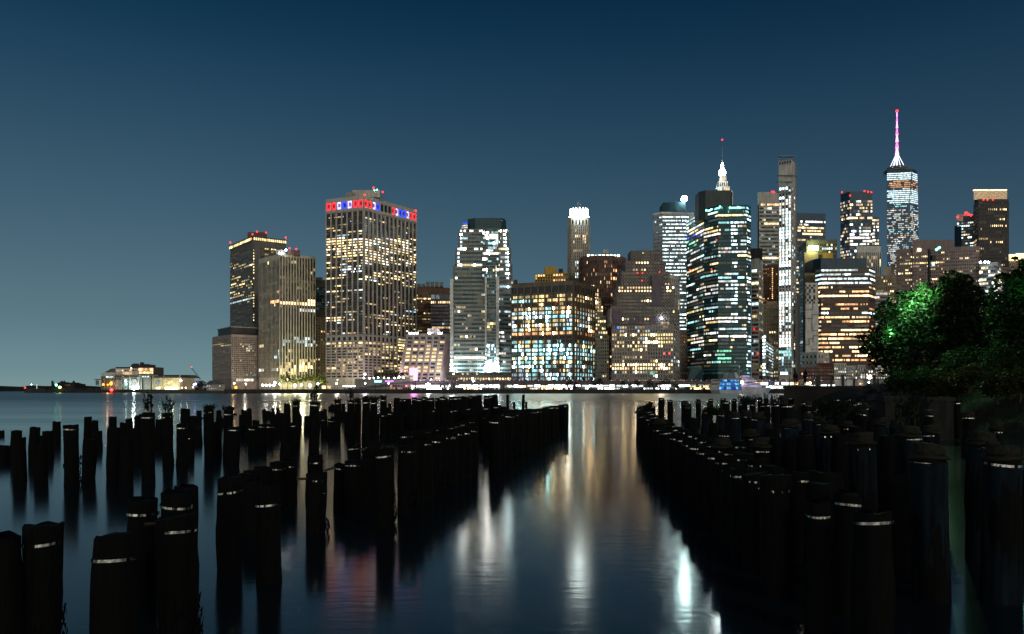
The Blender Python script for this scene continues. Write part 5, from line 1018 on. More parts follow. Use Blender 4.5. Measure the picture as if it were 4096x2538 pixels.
for (px, py) in ((262, 1540), (270, 1541), (276, 1540)): m = MB(); m.box(X(px, D), X(px+3, D), D-.3, D-.1, Z(py+2, D), Z(py, D), c=(.4, .22, .1)); m.build('window', GLASS, root)
root = empty('water_tank', (X(389, 900), 900, 0), 'far water tank on legs left of the arched ferry terminal', 'tank'); m = MB(); m.lathe(X(389, 900), 900, [(1.6, Z(1540, 900)), (1.7, Z(1523, 900)), (.2, Z(1519, 900))], 12); m.build('tank', LEAD, root)
for s_ in (-1, 1): m = MB(); m.tube((X(389, 900)+s_*1.2, 900, 0), (X(389, 900)+s_*1.2, 900, Z(1539, 900)), .2, n=5); m.build('leg', DARK, root)
for (lab, px, py, mt, r, nm) in (('red harbour light at the left end of the quay', 101, 1552, RED, .9, 'harbour_light'), ('tall white lit post on the left quay', 148, 1549, None, 0, 'light_post'), ('green harbour light before the turreted hall', 226, 1541, GREENL, 1.1, 'harbour_light'), ('yellow lamp on the quay right of the green harbour light', 240, 1550, emis('yellow_lamp', (.95, .9, .2), 20), 1.1, 'quay_lamp'), ('faint white lamp on the wooded horizon, far left', 126, 1539, WHITE, .5, 'quay_lamp')):
    D = 799 if px != 126 else 1400; root = empty(nm, (X(px, D), D, 3), lab, 'lamp'); m = MB(); m.tube((X(px, D), D, 3), (X(px, D), D, Z(py, D)), .15, n=5); m.build('pole', DARK, root)
    m = MB()
    if mt: m.ball(X(px, D), D-.4, Z(py, D), r, 8); m.build('lamp', mt, root)
    else: m.box(X(px-1, D), X(px+1, D), D-.5, D-.2, Z(1556, D), Z(1538, D)); m.build('lamp', emis('white_post', (.8, .95, .85), .8), root)
# ---------------------------------------------------------------- timber pilings
def woodmat(name, c, bump=.5):
    m, nt, b = newmat(name)
    tc = N(nt, 'ShaderNodeTexCoord'); oi = N(nt, 'ShaderNodeObjectInfo'); mp = N(nt, 'ShaderNodeMapping'); mp.inputs['Scale'].default_value = (14, 14, 1.2)
    nt.links.new(tc.outputs['Object'], mp.inputs[0]); n1 = N(nt, 'ShaderNodeTexNoise', noise_dimensions='4D'); n1.inputs['Scale'].default_value = 1.4; n1.inputs['Detail'].default_value = 8
    nt.links.new(mp.outputs[0], n1.inputs['Vector']); nt.links.new(oi.outputs['Random'], n1.inputs['W'])
    r = N(nt, 'ShaderNodeValToRGB'); r.color_ramp.elements[0].position = .35; r.color_ramp.elements[1].position = .7
    r.color_ramp.elements[0].color = tuple(v*.45 for v in c)+(1,); r.color_ramp.elements[1].color = tuple(v*1.5 for v in c)+(1,)
    nt.links.new(n1.outputs[0], r.inputs[0]); nt.links.new(r.outputs[0], b.inputs['Base Color']); b.inputs['Roughness'].default_value = .85; b.inputs['Specular IOR Level'].default_value = .12
    bp = N(nt, 'ShaderNodeBump'); bp.inputs['Strength'].default_value = bump; bp.inputs['Distance'].default_value = .02; nt.links.new(n1.outputs[0], bp.inputs['Height']); nt.links.new(bp.outputs[0], b.inputs['Normal'])
    MATS[name] = m; return m
WOOD = woodmat('creosoted_timber', (.003, .003, .003)); WOODT = woodmat('weathered_timber_top', (.022, .021, .016), .8)
SLEEVE = plain('grey_pile_sleeve', (.006, .011, .016), .85, var=.5, scale=5, bump=.25, spec=.08); FOAM = plain('expanding_foam_cap', (.013, .0125, .008), .9, var=.5, scale=6, bump=.6)
BAND = plain('steel_strap', (.52, .5, .45), .14, 1.0, .75, 9, .5, .5)
WEED = leafmat('weed_leaves', (.012, .018, .008))
Hh = 3.4   # every post mesh is Hh tall, its base below the water
def ring_mesh(rad, z0, z1, seed, n=20, rings=16, lump=.05, flare=0, top=None, tilt=0):
    rr = random.Random(seed); m = MB(); ph = [rr.uniform(0, 6.3) for _ in range(6)]; amp = [rr.uniform(.3, 1) for _ in range(6)]; cx_ = cy_ = 0; k = 0
    for a in range(rings+1):
        f = a/rings; z = z0+(z1-z0)*f; cx_ = .05*math.sin(f*3+ph[0])*(1-f)*1.2; cy_ = .05*math.sin(f*2.4+ph[1])*(1-f)
        base = rad*(1+.06*math.sin(f*7+ph[2])+.03*math.sin(f*17+ph[3]))*(1+flare*(1-f))
        for i in range(n):
            t = 2*math.pi*i/n; r = base*(1+lump*math.sin(2*t+ph[4]+f*2)*amp[0]+lump*.7*math.sin(5*t+ph[5]+f*3)*amp[1]+rr.uniform(-1, 1)*lump*.5)
            zz = z+(tilt*r*math.cos(t+ph[1]) +rr.uniform(-.028, .028) if a == rings else 0)
            m.v.append((cx_+r*math.cos(t), cy_+r*math.sin(t), zz))
    for a in range(rings):
        for i in range(n):
            j = (i+1) % n; b_ = a*n; m.f.append((b_+i, b_+j, b_+n+j, b_+n+i)); m.c.append(None)
    m.f.append(tuple(rings*n+i for i in range(n))); m.c.append(None)
    return m
def mk(m, name, mat, smooth=True):
    o = m.build(name, mat, None, smooth); col.objects.unlink(o); return o
POSTS = [mk(ring_mesh(.5, 0, Hh, s, lump=.055, flare=.10, tilt=.03), 'post', WOOD) for s in range(7)]
MUSS = []
for s in range(3):     # posts with clumps of weed and mussels round the tide line
    m = ring_mesh(.5, 0, Hh, 40+s, lump=.06, flare=.12, tilt=.03); rr = random.Random(s)
    for i in range(260):
        t = rr.gauss(.2, .9); z = Hh-rr.uniform(1.0, 2.6); r = .5+rr.uniform(0, .13); p = Vector((r*math.cos(t), r*math.sin(t), z)); q = rr.uniform(.03, .09)
        m.face([p+Vector((rr.uniform(-q, q), rr.uniform(-q, q), rr.uniform(-q, q)*1.5)) for _ in range(4)])
    MUSS.append(mk(m, 'post', WOOD, False))
def band_mesh(s, w=.055, rad=.525):
    rr = random.Random(s); m = MB(); n = 38; ph = rr.uniform(0, 6); tl = rr.uniform(-.05, .05)
    for zz in (0, w):
        for i in range(n):
            t = 2*math.pi*i/n; r = rad*(1+rr.uniform(-.024, .024)) if zz == 0 else None
            if r is None: r = math.hypot(m.v[i][0], m.v[i][1])*(1+rr.uniform(-.004, .004))
            m.v.append((r*math.cos(t), r*math.sin(t), zz+tl*math.cos(t+ph)))
    for i in range(n): j = (i+1) % n; m.f.append((i, j, n+j, n+i)); m.c.append(None)
    return m
BANDS = [mk(band_mesh(s), 'steel_strap', BAND, False) for s in range(5)]
def sleeve_mesh(s):
    rr = random.Random(s); m = MB(); n = 36; rings = 14; ph = [rr.uniform(0, 6.3) for _ in range(4)]
    for a in range(rings+1):
        f = a/rings
        for i in range(n):
            t = 2*math.pi*i/n; fold = .022*math.sin(7*t+ph[0]+f*2.5)*(.3+.7*abs(math.sin(f*2.6+ph[1])))+.014*math.sin(13*t-f*4+ph[2]); r = .535+fold*(0.2 if a in (0, rings) else 1)+.02*math.sin(f*5+ph[3])
            m.v.append((r*math.cos(t), r*math.sin(t), 2.3*f))
    for a in range(rings):
        for i in range(n): j = (i+1) % n; b_ = a*n; m.f.append((b_+i, b_+j, b_+n+j, b_+n+i)); m.c.append(None)
    return m
SLEEVES = [mk(sleeve_mesh(s), 'plastic_sleeve', SLEEVE) for s in range(4)]
def cap_mesh(s):      # crumbling sponge collar under a weathered timber stub
    rr = random.Random(s); m = MB(); n = 26; zs = [0, .04, .10, .16, .2]; rs = [.5, .6, .64, .58, .5]
    for z, r0 in zip(zs, rs):
        for i in range(n): t = 2*math.pi*i/n; r = r0*(1+.07*math.sin(3*t+s)+rr.uniform(-.05, .05)); m.v.append((r*math.cos(t), r*math.sin(t), z+rr.uniform(-.02, .02)+.035*math.sin(2*t+s)))
    for a in range(len(zs)-1):
        for i in range(n): j = (i+1) % n; b_ = a*n; m.f.append((b_+i, b_+j, b_+n+j, b_+n+i)); m.c.append(None)
    m.f.append(tuple((len(zs)-1)*n+i for i in range(n))); m.c.append(None); return m
CAPS = [mk(cap_mesh(s), 'foam_collar', FOAM) for s in range(4)]
STUBS = [mk(ring_mesh(.46, 0, .3, 60+s, lump=.05, rings=3, tilt=.1), 'timber_top', WOODT) for s in range(4)]
npile = 0
def piling(x, D, zt, dia, label, group=None, band=False, sleeve=False, cap=False, muss=False, drop=.16, second=False):
    """x, D: place; zt: height of the top above the water; dia: diameter"""
    global npile
    npile += 1; rz = R.uniform(0, 6.28)
    s = dia/(1.0 if not sleeve else 1.06)
    src = R.choice(MUSS if muss else POSTS)
    def part(o, z, sz=1.0, r=None, name=None):
        c = o.copy(); col.objects.link(c); c.parent = root; c.location = (0, 0, z); c.rotation_euler = (0, 0, r if r is not None else R.uniform(0, 6.28)); c.scale = (s, s, sz); return c
    lean = (R.gauss(0, .012), R.gauss(0, .012), rz)
    if not (band or sleeve or cap):
        c = src.copy(); c.name = 'timber_piling'; col.objects.link(c); c.location = (x, D, zt-Hh); c.scale = (s, s, 1); c.rotation_euler = (R.gauss(0, .02), R.gauss(0, .02), rz); tag(c, label, 'piling', group); return c
    root = empty('timber_piling', (x, D, 0), label, 'piling', group); root.rotation_euler = (lean[0], lean[1], 0)
    top = zt
    if cap: top = zt-.14-.22*s
    part(src, top-Hh, 1, rz if not muss else R.uniform(-.6, .6))
    if cap:
        c = part(R.choice(CAPS), top-.05, s*.9); c.scale = (s*.93, s*.93, s*.8); d = part(R.choice(STUBS), 0); d.parent = c; d.location = (0, 0, .08/(s*.8)); d.scale = (1.05, 1.05, (.55*s+.2)/(s*.8))
    if sleeve: part(R.choice(SLEEVES), top-drop-2.27, 1)
    if band: part(R.choice(BANDS), top-drop, .8*s+.25)
    if second: part(R.choice(BANDS), top-drop-.28, .8*s+.25)
    return root
def weeds(x, D, z, r, h, kind, label, n=60):
    m = MB()
    if kind == 'stalk':
        for i in range(n//9):
            p = Vector((x+R.uniform(-r, r), D+R.uniform(-r, r), z)); t = p+Vector((R.gauss(0, h*.16), R.gauss(0, h*.16), h*R.uniform(.5, 1))); m.tube(p, t, .016, .009, 4)
            for k in range(14): q = p.lerp(t, R.uniform(.3, 1)); a = Vector((R.gauss(0, 1), R.gauss(0, 1), R.uniform(.2, 1.2))).normalized()*h*.09; s_ = a.cross(Vector((R.gauss(0, 1), R.gauss(0, 1), 0)))*1; s_ = s_.normalized()*.03; m.face([q-s_, q+s_, q+a+s_*.4, q+a-s_*.4])
    else:
        for i in range(n):
            a = R.uniform(0, 6.28); l = h*R.uniform(.4, 1); p = Vector((x+R.uniform(-r, r)*.8, D+R.uniform(-r, r)*.8, z-.02)); d = Vector((math.cos(a)*R.uniform(.3, 1.3), math.sin(a)*R.uniform(.3, 1.3), 1)).normalized()*l
            mid = p+d*.6; e = p+d+Vector((0, 0, -l*.15)); s_ = d.cross(Vector((R.gauss(0, 1), R.gauss(0, 1), R.gauss(0, 1)))).normalized()*.016; m.face([p-s_*.4, p+s_*.4, mid+s_, e, mid-s_])
            for k in range(3): q = p+d*R.uniform(.5, 1); v = Vector((R.gauss(0, 1), R.gauss(0, 1), R.gauss(0, 1))).normalized()*.05; u = v.cross(d).normalized()*.03; m.face([q-v, q+u, q+v, q-u])
    tag(m.build('weed_plant', WEED, None, origin=(x, D, z)), label, 'plant'); 
    o = bpy.context.scene.collection.objects[-1]; o.location = (x, D, z)
def P1(px, py, w_, label, group=None, D=None, **k):
    D = D or .42*F/w_; dia = w_/F*D; return piling(X(px, D), D, Z(py, D), dia, label, group, **k), D
# --- left field: loose unbanded stubs at the far left (centre px, top py, width)
G = 'bare stubs in the open water at the far left'
for (px, py, w_, lab) in ((0, 1724, 26, 'bare stub cut by the left edge, farther of the two there'), (6, 1784, 40, 'bare stub cut by the left edge, nearer and lower'), (58, 1724, 40, 'bare square topped stub, second from the left edge'), (82, 1754, 50, 'bare stub leaning against the right of the second one'), (132, 1711, 40, 'tall bare stub standing alone between two low ones, far left'),
    (183, 1743, 34, 'short bare stub peeping out behind a wider low one'), (197, 1727, 38, 'bare stub one step higher in the rising trio, far left'), (227, 1688, 30, 'tallest bare stub of the rising trio, far left'), (160, 1785, 50, 'widest low bare stub in front of the rising trio'),
    (347, 1761, 50, 'wide low bare stub just right of the banded post with a waist'), (348, 1669, 27, 'tall bare stub with moss on its top edge'), (379, 1683, 25, 'bare stub right of the mossy topped one'), (391, 1727, 33, 'lower bare stub with ragged right side'), (452, 1669, 28, 'tall bare stub standing in the red reflection'),
    (446, 1712, 50, 'bare stub in front of the one in the red reflection'), (494, 1692, 31, 'bare stub beginning the cluster left of the weedy post')):
    P1(px, py, w_, lab)
P1(289, 1701, 55, 'banded dark post with a pinched waist and ragged foot, alone in the left water', band=True, muss=True, D=25)
NS = 0; G = 'bare stubs between the weedy banded posts'
for (px, py, w_) in ((521, 1676, 27), (552, 1664, 27), (562, 1659, 24), (504, 1742, 52), (549, 1715, 38), (637, 1678, 28), (642, 1727, 33), (770, 1665, 25), (796, 1643, 19), (797, 1715, 30), (813, 1671, 16), (858, 1735, 22), (872, 1643, 20), (873, 1666, 22), (889, 1674, 20), (878, 1687, 36), (939, 1655, 14),
    (973, 1640, 24), (973, 1660, 26), (988, 1649, 16), (998, 1635, 17), (995, 1662, 27), (1023, 1683, 28), (1061, 1637, 17), (1075, 1644, 16), (1088, 1648, 18), (1096, 1634, 14), (1113, 1634, 15), (1108, 1660, 26), (1146, 1616, 25), (1143, 1654, 40), (1198, 1657, 20), (1226, 1665, 23), (1285, 1645, 18), (1301, 1638, 17), (1318, 1625, 12), (1327, 1617, 12), (1336, 1621, 12), (1328, 1668, 24), (1373, 1617, 17), (1388, 1648, 24), (1432, 1670, 24), (1562, 1615, 13), (1552, 1630, 16), (1540, 1640, 18)):
    P1(px, py, w_, nth(NS)+' thin bare stub from the left among the banded posts, left field', G); NS += 1
for (px, py, w_, lab, wk) in ((593, 1653, 52, 'banded post crowned with tall dry weed stalks, left of its twin', 'stalk'), (673, 1654, 42, 'narrower banded post crowned with dry weed stalks, right of its twin', 'stalk'), (837, 1638, 38, 'banded post with a small bush on top and a tapering foot', 'bush'), (915, 1645, 38, 'banded post with a shaggy bush beside the small bush one', 'bush'),
    (1187, 1614, 30, 'banded post with a small weed tuft and a tie rod to its left neighbour', 'bush'), (1256, 1610, 40, 'wide banded post with a single upright weed on a pale rim', 'stalk'), (1351, 1608, 25, 'banded post with a windblown tuft pointing right', 'bush'), (1404, 1603, 29, 'banded post with two crossing straw stalks on top', 'stalk'), (1431, 1605, 24, 'banded post with low weeds right of the straw stalks', 'bush'),
    (1466, 1600, 32, 'banded post under the left of the big weed mat', 'bush'), (1496, 1603, 30, 'banded post under the right of the big weed mat', 'bush'), (1533, 1595, 25, 'banded post with straggling grass at the end of the weedy group', 'bush')):
    o, D = P1(px, py, w_, lab, band=True); z = Z(py, D)
    weeds(X(px, D), D, z-.02, .17, .75 if wk == 'stalk' else .34, wk, ('dry stalks growing on the ' if wk == 'stalk' else 'green tuft growing on the ')+' '.join(lab.split()[:9]), 80)
NS = 0; G = 'banded posts in the middle rows of the left field'
for (px, py, w_) in ((729, 1697, 42), (728, 1740, 32), (757, 1740, 38), (934, 1708, 42), (1011, 1706, 34), (1048, 1697, 33), (1078, 1699, 30), (1174, 1692, 34), (1298, 1673, 26), (1326, 1677, 28), (1474, 1657, 30), (1504, 1656, 28), (1537, 1656, 26), (1563, 1649, 26)):
    NS += 1; P1(px, py, w_, nth(NS-1)+' plain strapped post from the left in the middle rows, left field', G, band=True, muss=R.random() < .3)
P1(735, 1637, 34, 'tall bare post with a flared top behind the banded ones', None); 
# far packed rows of the left field
G = 'far packed row of banded posts, left field'
x = 1582.0; NS = 0
while x < 1998:
    if 1760 < x < 1768 or 1930 < x < 1940 or 1866 < x < 1874: x += 9; continue
    P1(x, 1596-(x-1582)*.035+R.uniform(-3, 4), R.uniform(20, 26), nth(NS)+' post from the left in the farthest packed row, left field', G, band=R.random() < .8); NS += 1
    x += R.uniform(15, 21)
x = 1612.0; NS = 0; G = 'second packed row of banded posts, left field'
while x < 2030:
    P1(x, 1647-(x-1612)*.06+R.uniform(-4, 5), R.uniform(27, 33), nth(NS)+' post from the left in the second packed row, left field', G, band=R.random() < .6, muss=R.random() < .3)
    x += R.uniform(20, 27); NS += 1
for (px, py, w_, lab) in ((2033, 1581, 11, 'thin tall post alone, left of the pair at the channel mouth'), (2086, 1581, 11, 'thin tall post alone, right of the pair at the channel mouth'), (2055, 1611, 11, 'short thin stub between the two tall thin posts'), (2091, 1612, 11, 'short stub touching the right thin post'), (2108, 1609, 10, 'pale topped short stub right of the thin posts')):
    P1(px, py, w_, lab, D=46)
# edge lines of the left field
LN = {}
def line(pts, lab, group, step=.72, z=None, band=.6, muss=.25, cap=0, jit=2, dia=.42, **k):
    for i in range(len(pts)-1):
        (x0, y0), (x1, y1) = pts[i], pts[i+1]; x = 0.0; L = abs(x1-x0)
        while x < L:
            f = x/L; px = x0+(x1-x0)*f; py = y0+(y1-y0)*f; w_ = k.get('wk', .33)*(py-1560); LN[group] = LN.get(group, -1)+1; P1(px, py+R.uniform(-jit, jit), w_, nth(LN[group])+' post from the '+('left' if x0 < pts[-1][0] else 'right')+' in the '+lab, group, band=R.random() < band, muss=R.random() < muss, cap=R.random() < cap); x += max(7, w_*step)
line([(2240, 1619), (2186, 1630)], 'far end of the edge row, left field', 'far end of the left edge row', .7, wk=.40)
P1(2262, 1618, 24, 'last post of the left field, standing apart beside the channel', band=True)
line([(2170, 1636), (2100, 1643), (2030, 1656), (1960, 1681)], 'packed edge row left of the channel', 'left edge row of the channel', .62, wk=.40)
line([(2120, 1638), (2040, 1640), (1960, 1662)], 'row behind the edge row left of the channel', 'row behind the left edge row', .8, wk=.40)
P1(1914, 1672, 27, 'single banded post closing the gap with a tie rod, left of the edge row', band=True, muss=True)
line([(1888, 1680), (1820, 1694), (1738, 1708), (1656, 1724), (1600, 1738)], 'upper middle row of the left field', 'upper middle row of the left field', .62, wk=.30)
line([(1890, 1712), (1800, 1732), (1700, 1758), (1612, 1786)], 'lower middle row of the left field', 'lower middle row of the left field', .6, wk=.31)
P1(1543, 1796, 72, 'thick banded post with a clump of mussels low on its right side', band=True, muss=True, D=17)
P1(1495, 1767, 60, 'banded post just behind the thick mussel covered one', band=True); P1(1418, 1780, 52, 'banded post with a glinting strap, left of a narrow water gap', band=True)
line([(1484, 1832), (1412, 1843), (1367, 1852)], 'stepped row behind the loose hanging strap', 'stepped trio left of the mussel covered post', .8, wk=.24)
P1(1367, 1856, 66, 'broad dark post with a loose strap sticking out to the left', band=True)
P1(1263, 1821, 62, 'upright banded post standing alone in a strip of amber water', band=True, drop=.2); P1(1263, 1893, 80, 'ragged collared post with weed down its side, in the amber water', band=True, muss=True, second=True)
line([(1158, 1843), (1105, 1852), (1060, 1868), (1016, 1880), (960, 1896)], 'climbing row behind the front left posts', 'climbing row behind the front left posts', .75, wk=.22, muss=.1)
P1(1075, 1947, 94, 'banded post in front of the climbing row, blue light down its left side', band=True, drop=.3, D=12.5); P1(919, 1912, 96, 'broad post with a crumpled copper tinted strap', band=True, drop=.25, D=13.3)
P1(995, 1925, 80, 'plain broad post between the crumpled strap and the blue edged post')
P1(732, 1951, 96, 'plain post behind the twin banded posts of the left foreground', None, D=12.4); P1(704, 1973, 118, 'thick post with a curved strap, behind the tallest front one', band=True, drop=.2, D=11.2); P1(562, 2000, 116, 'thick post with a strap slipped to the left, foreground', band=True, drop=.22, D=11.5)
P1(712, 2065, 142, 'nearest tall banded post with shaggy growth down its right side', band=True, muss=True, drop=.2, D=9.9); P1(456, 2145, 156, 'wide flat topped foreground post with two strap glints', band=True, drop=.28, D=9.0)
P1(166, 2101, 140, 'foreground post with a notched top right corner, near the left edge', band=True, muss=True, drop=.22, D=9.6); P1(30, 2142, 140, 'foreground post cut by the left edge of the picture', None, D=9.4)
# tie rods
for (a, b_, lab) in (((1191, 1916, 12.2), (1226, 1916, 12.6), 'short iron tie rod bridging to the ragged collared post'), ((1158, 1627, 44), (1174, 1627, 44), 'thin rod tying the tufted post to its neighbour'), ((1300, 1883, 13), (1336, 1871, 13.6), 'loose steel strap end sticking out over the amber water'), ((1446, 1799, 17), (1456, 1799, 17.5), 'short rod between the glinting post and the one behind'), ((1926, 1673, 33), (1942, 1675, 33), 'thin rod reaching over the gap to the edge row'), ((580, 2098, 10.6), (630, 2095, 10.6), 'copper tinted strap bridging the two nearest foreground posts')):
    m = MB(); m.tube((X(a[0], a[2]), a[2], Z(a[1], a[2])), (X(b_[0], b_[2]), b_[2], Z(b_[1], b_[2])), .022, n=6); tag(m.build('tie_rod', plain('rusty_iron', (.06, .04, .025), .6, .5)), lab, 'rod')
# --- right field
fr = [(2552, 1650), (2562, 1662), (2579, 1674), (2592, 1686), (2609, 1696), (2629, 1710), (2660, 1722), (2703, 1741), (2728, 1749), (2752, 1764), (2778, 1779), (2820, 1796), (2850, 1813), (2893, 1832), (2927, 1855), (2968, 1875), (3016, 1893)]
for i, (px, py) in enumerate(fr):
    P1(px+6, py, .30*(py-1560), nth(i)+' banded post from the far end of the curving row right of the channel', 'front row right of the channel', band=True, muss=R.random() < .35, drop=.13)
for i, (px, py, w_) in enumerate(((2556, 1632, 20), (2566, 1626, 19), (2577, 1622, 19), (2588, 1617, 18), (2601, 1609, 17), (2612, 1624, 18))): P1(px, py, w_, nth(i)+' small dark post from the left at the far tip of the right field', 'far tip of the right field', band=R.random() < .5)
for i, (px, py) in enumerate(((2590, 1643), (2597, 1652), (2612, 1664), (2647, 1680), (2675, 1694), (2702, 1711), (2728, 1719), (2760, 1733), (2791, 1740), (2813, 1752), (2845, 1769), (2874, 1786), (2919, 1800), (2972, 1818), (3025, 1840), (3085, 1868))):
    P1(px+8, py, .30*(py-1560), nth(i)+' banded post from the far end of the second row right of the channel', 'second row right of the channel', band=True, drop=.13)
for (px, py, w_, lab, kw) in ((3106, 1905, 120, 'broad banded post with a rumpled strap, front row of the right field', dict(band=True, drop=.2, D=11.6)), (3196, 1893, 96, 'dark post with a broken strap behind the rumpled one', dict(band=True)), (3277, 1936, 112, 'broad dark post half hidden behind a mossy topped one, right field', dict(D=11.2)),
    (3275, 2010, 96, 'narrow banded post left of the nearest right one', dict(band=True, D=9.9)), (3392, 1975, 110, 'plain topped post behind the nearest banded post of the right field', dict(band=True, D=10.6)), (3485, 2052, 146, 'nearest banded post of the right field, flat topped', dict(band=True, drop=.12, D=9.2)),
    (2937, 1640, 46, 'sleeved post with a bright curved strap, left of its wider neighbour', dict(D=29)), (3030, 1641, 56, 'sleeved post left of the narrow water gap', dict(D=26)), (3158, 1664, 68, 'wide sleeved post with a tilted bright strap right of the narrow water gap', dict(D=21)), (2822, 1634, 36, 'sleeved post with a mossy cap near the far bank', dict(D=34)), (2880, 1634, 34, 'sleeved post between the mossy cap and the bright curved strap', dict(D=35)),
    (3234, 1646, 44, 'sleeved post right of the wide tilted strap one', dict(D=30)), (3283, 1660, 54, 'sleeved post under the small green bush', dict(D=25)), (3316, 1688, 76, 'crumbling capped sleeved post with a white strap', dict(D=19)), (3458, 1716, 106, 'big sleeved post with a wavy tilted strap beside a sliver of lit water', dict(D=14.5)), (3522, 1662, 62, 'sleeved post behind the wavy strap one', dict(D=23)),
    (3634, 1690, 100, 'sleeved post with two straps and a wide foam collar', dict(D=15.5, second=True)), (3722, 1692, 68, 'sleeved post peeping behind the weathered timber top', dict(D=21)), (3724, 1756, 136, 'sleeved post topped by a large block of weathered grey timber', dict(D=11.4)), (3925, 1712, 110, 'rear sleeved post of the right hand pair with a dented strap', dict(D=14)), (4003, 1758, 138, 'front sleeved post of the right hand pair', dict(D=11.3)),
    (3556, 1745, 80, 'plain dark post in the gap left of the two strapped sleeved one', dict(D=17)), (3984, 1680, 54, 'small capped post with a glinting strap behind the right hand pair', dict(D=22)), (4092, 1880, 60, 'dark post cut by the right edge of the picture', dict(D=17))):
    if ('sleeve' in lab and 'plain' not in lab) or 'capped' in lab: kw = dict(dict(band=True, sleeve=True, cap=True, drop=.12), **kw)
    P1(px, py, w_, lab, **kw)
# plain posts that fill the ranks of the right field
NS = 0; G = 'plain posts filling the ranks of the right field'
D = 12.5
while D < 34:
    xx = 4.9+max(0, D-20)*.09
    while xx < .50*D+.4:
        if R.random() < .7: piling(xx+R.uniform(-.2, .2), D+R.uniform(-.6, .6), R.uniform(1.55, 1.95), R.uniform(.38, .5), 'plain dark post filling the shadowed ranks of the right field', G, band=R.random() < .35, cap=R.random() < .3)
        xx += R.uniform(.85, 1.2)
    D += 3.1
# far right crowd of posts, up to the bank
G = None; n = 0; D = 36; crowd = []
while D < 84:
    xx = 6.2+D*.1+R.uniform(0, 1)
    while xx < min(.54*D+2, 35):
        if R.random() < .62: crowd.append(piling(xx+R.uniform(-.3, .3), D+R.uniform(-.8, .8), R.uniform(1.95, 2.35), R.uniform(.4, .5), 'post', None, band=True, cap=R.random() < .5, drop=.12)); n += 1
        xx += 1.5+D*.012
    D += 4.4
# past three hundred posts, the smallest and farthest become one object
bpy.context.view_layer.update(); vv = []; ff = []; mi = []; ml = []
for r in crowd:
    obs = [r]+list(r.children_recursive)
    for o in obs:
        if o.type == 'MESH':
            k = len(vv); vv.extend([tuple(o.matrix_world @ v.co) for v in o.data.vertices]); mt = o.data.materials[0]
            if mt not in ml: ml.append(mt)
            for p in o.data.polygons: ff.append(tuple(k+i for i in p.vertices)); mi.append(ml.index(mt))
    for o in obs: bpy.data.objects.remove(o)
me = bpy.data.meshes.new('timber_pilings'); me.from_pydata(vv, [], ff)
for mt in ml: me.materials.append(mt)
me.polygons.foreach_set('material_index', mi); o = bpy.data.objects.new('timber_pilings', me); col.objects.link(o)
tag(o, 'distant crowd of small capped posts reaching back to the right bank', 'pilings', kind='stuff')
for (px, py, D, s, lab) in ((3330, 1648, 24, .75, 'low green bush sprouting between the sleeved posts'), (2855, 1640, 33, .5, 'dark green tuft on the far right posts'), (3640, 1690, 20, .9, 'spindly tall weed over the wide foam collar'), (2560, 1640, 40, .3, 'bit of weed on the tip of the right field'), (3080, 1602, 60, 1.0, 'reedy clump at the end of the pier wall'), (2990, 1600, 55, 1.0, 'russet weeds on the posts before the blue lit boat')):
    weeds(X(px, D), D, Z(py+20, D), .5*s, s, 'stalk' if 'tall' in lab or 'reed' in lab else 'bush', lab, 160)
# ---------------------------------------------------------------- right bank and pier
EARTH = plain('river_bank_soil', (.010, .010, .008), .95, var=.5, scale=.8, bump=.5)
shore = [(29.5, 92), (29.5, 88), (27.5, 72), (29, 60), (33, 50), (44, 44), (95, 34)]
def edist(x, y):
    best = 1e9
    for i in range(len(shore)-1):
        (ax, ay), (bx_, by) = shore[i], shore[i+1]; t = max(0, min(1, ((x-ax)*(bx_-ax)+(y-ay)*(by-ay))/((bx_-ax)**2+(by-ay)**2))); best = min(best, math.hypot(x-ax-t*(bx_-ax), y-ay-t*(by-ay)))
    return best
def inside(x, y):
    for i in range(len(shore)-1):
        (ax, ay), (bx_, by) = shore[i], shore[i+1]
        if (bx_-ax)*(y-ay)-(by-ay)*(x-ax) < 0 and min(ay, by) <= y <= max(ay, by): return False
    return y > 34
m = MB(); nx, ny = 62, 52; idx = {}
def bh(x, y):
    for i in range(len(shore)-1):
        (ax, ay), (bx_, by) = shore[i], shore[i+1]
    # left of / nearer than the shoreline means water
    ys = y; xs = None
    for i in range(len(shore)-1):
        (ax, ay), (bx_, by) = shore[i], shore[i+1]
        if min(ay, by) <= y <= max(ay, by) and ay != by: xs = ax+(bx_-ax)*(y-ay)/(by-ay)
    if xs is None: xs = 500 if y > 92 else 95
    if y > 91: return -.8
    d = edist(x, y)*(1 if x > xs else -1)
    return max(-.8, min(3.1, .25+d*.42))+.12*math.sin(x*1.7)*math.cos(y*1.3)+.06*math.sin(x*4.1+y*3)
for j in range(ny):
    for i in range(nx): x = 26+i*1.35; y = 32+j*1.75; m.v.append((x, y, bh(x, y)))
for j in range(ny-1):
    for i in range(nx-1): a = j*nx+i; m.f.append((a, a+1, a+nx+1, a+nx)); m.c.append(None)
tag(m.build('river_bank', EARTH, None, True), kind='structure')
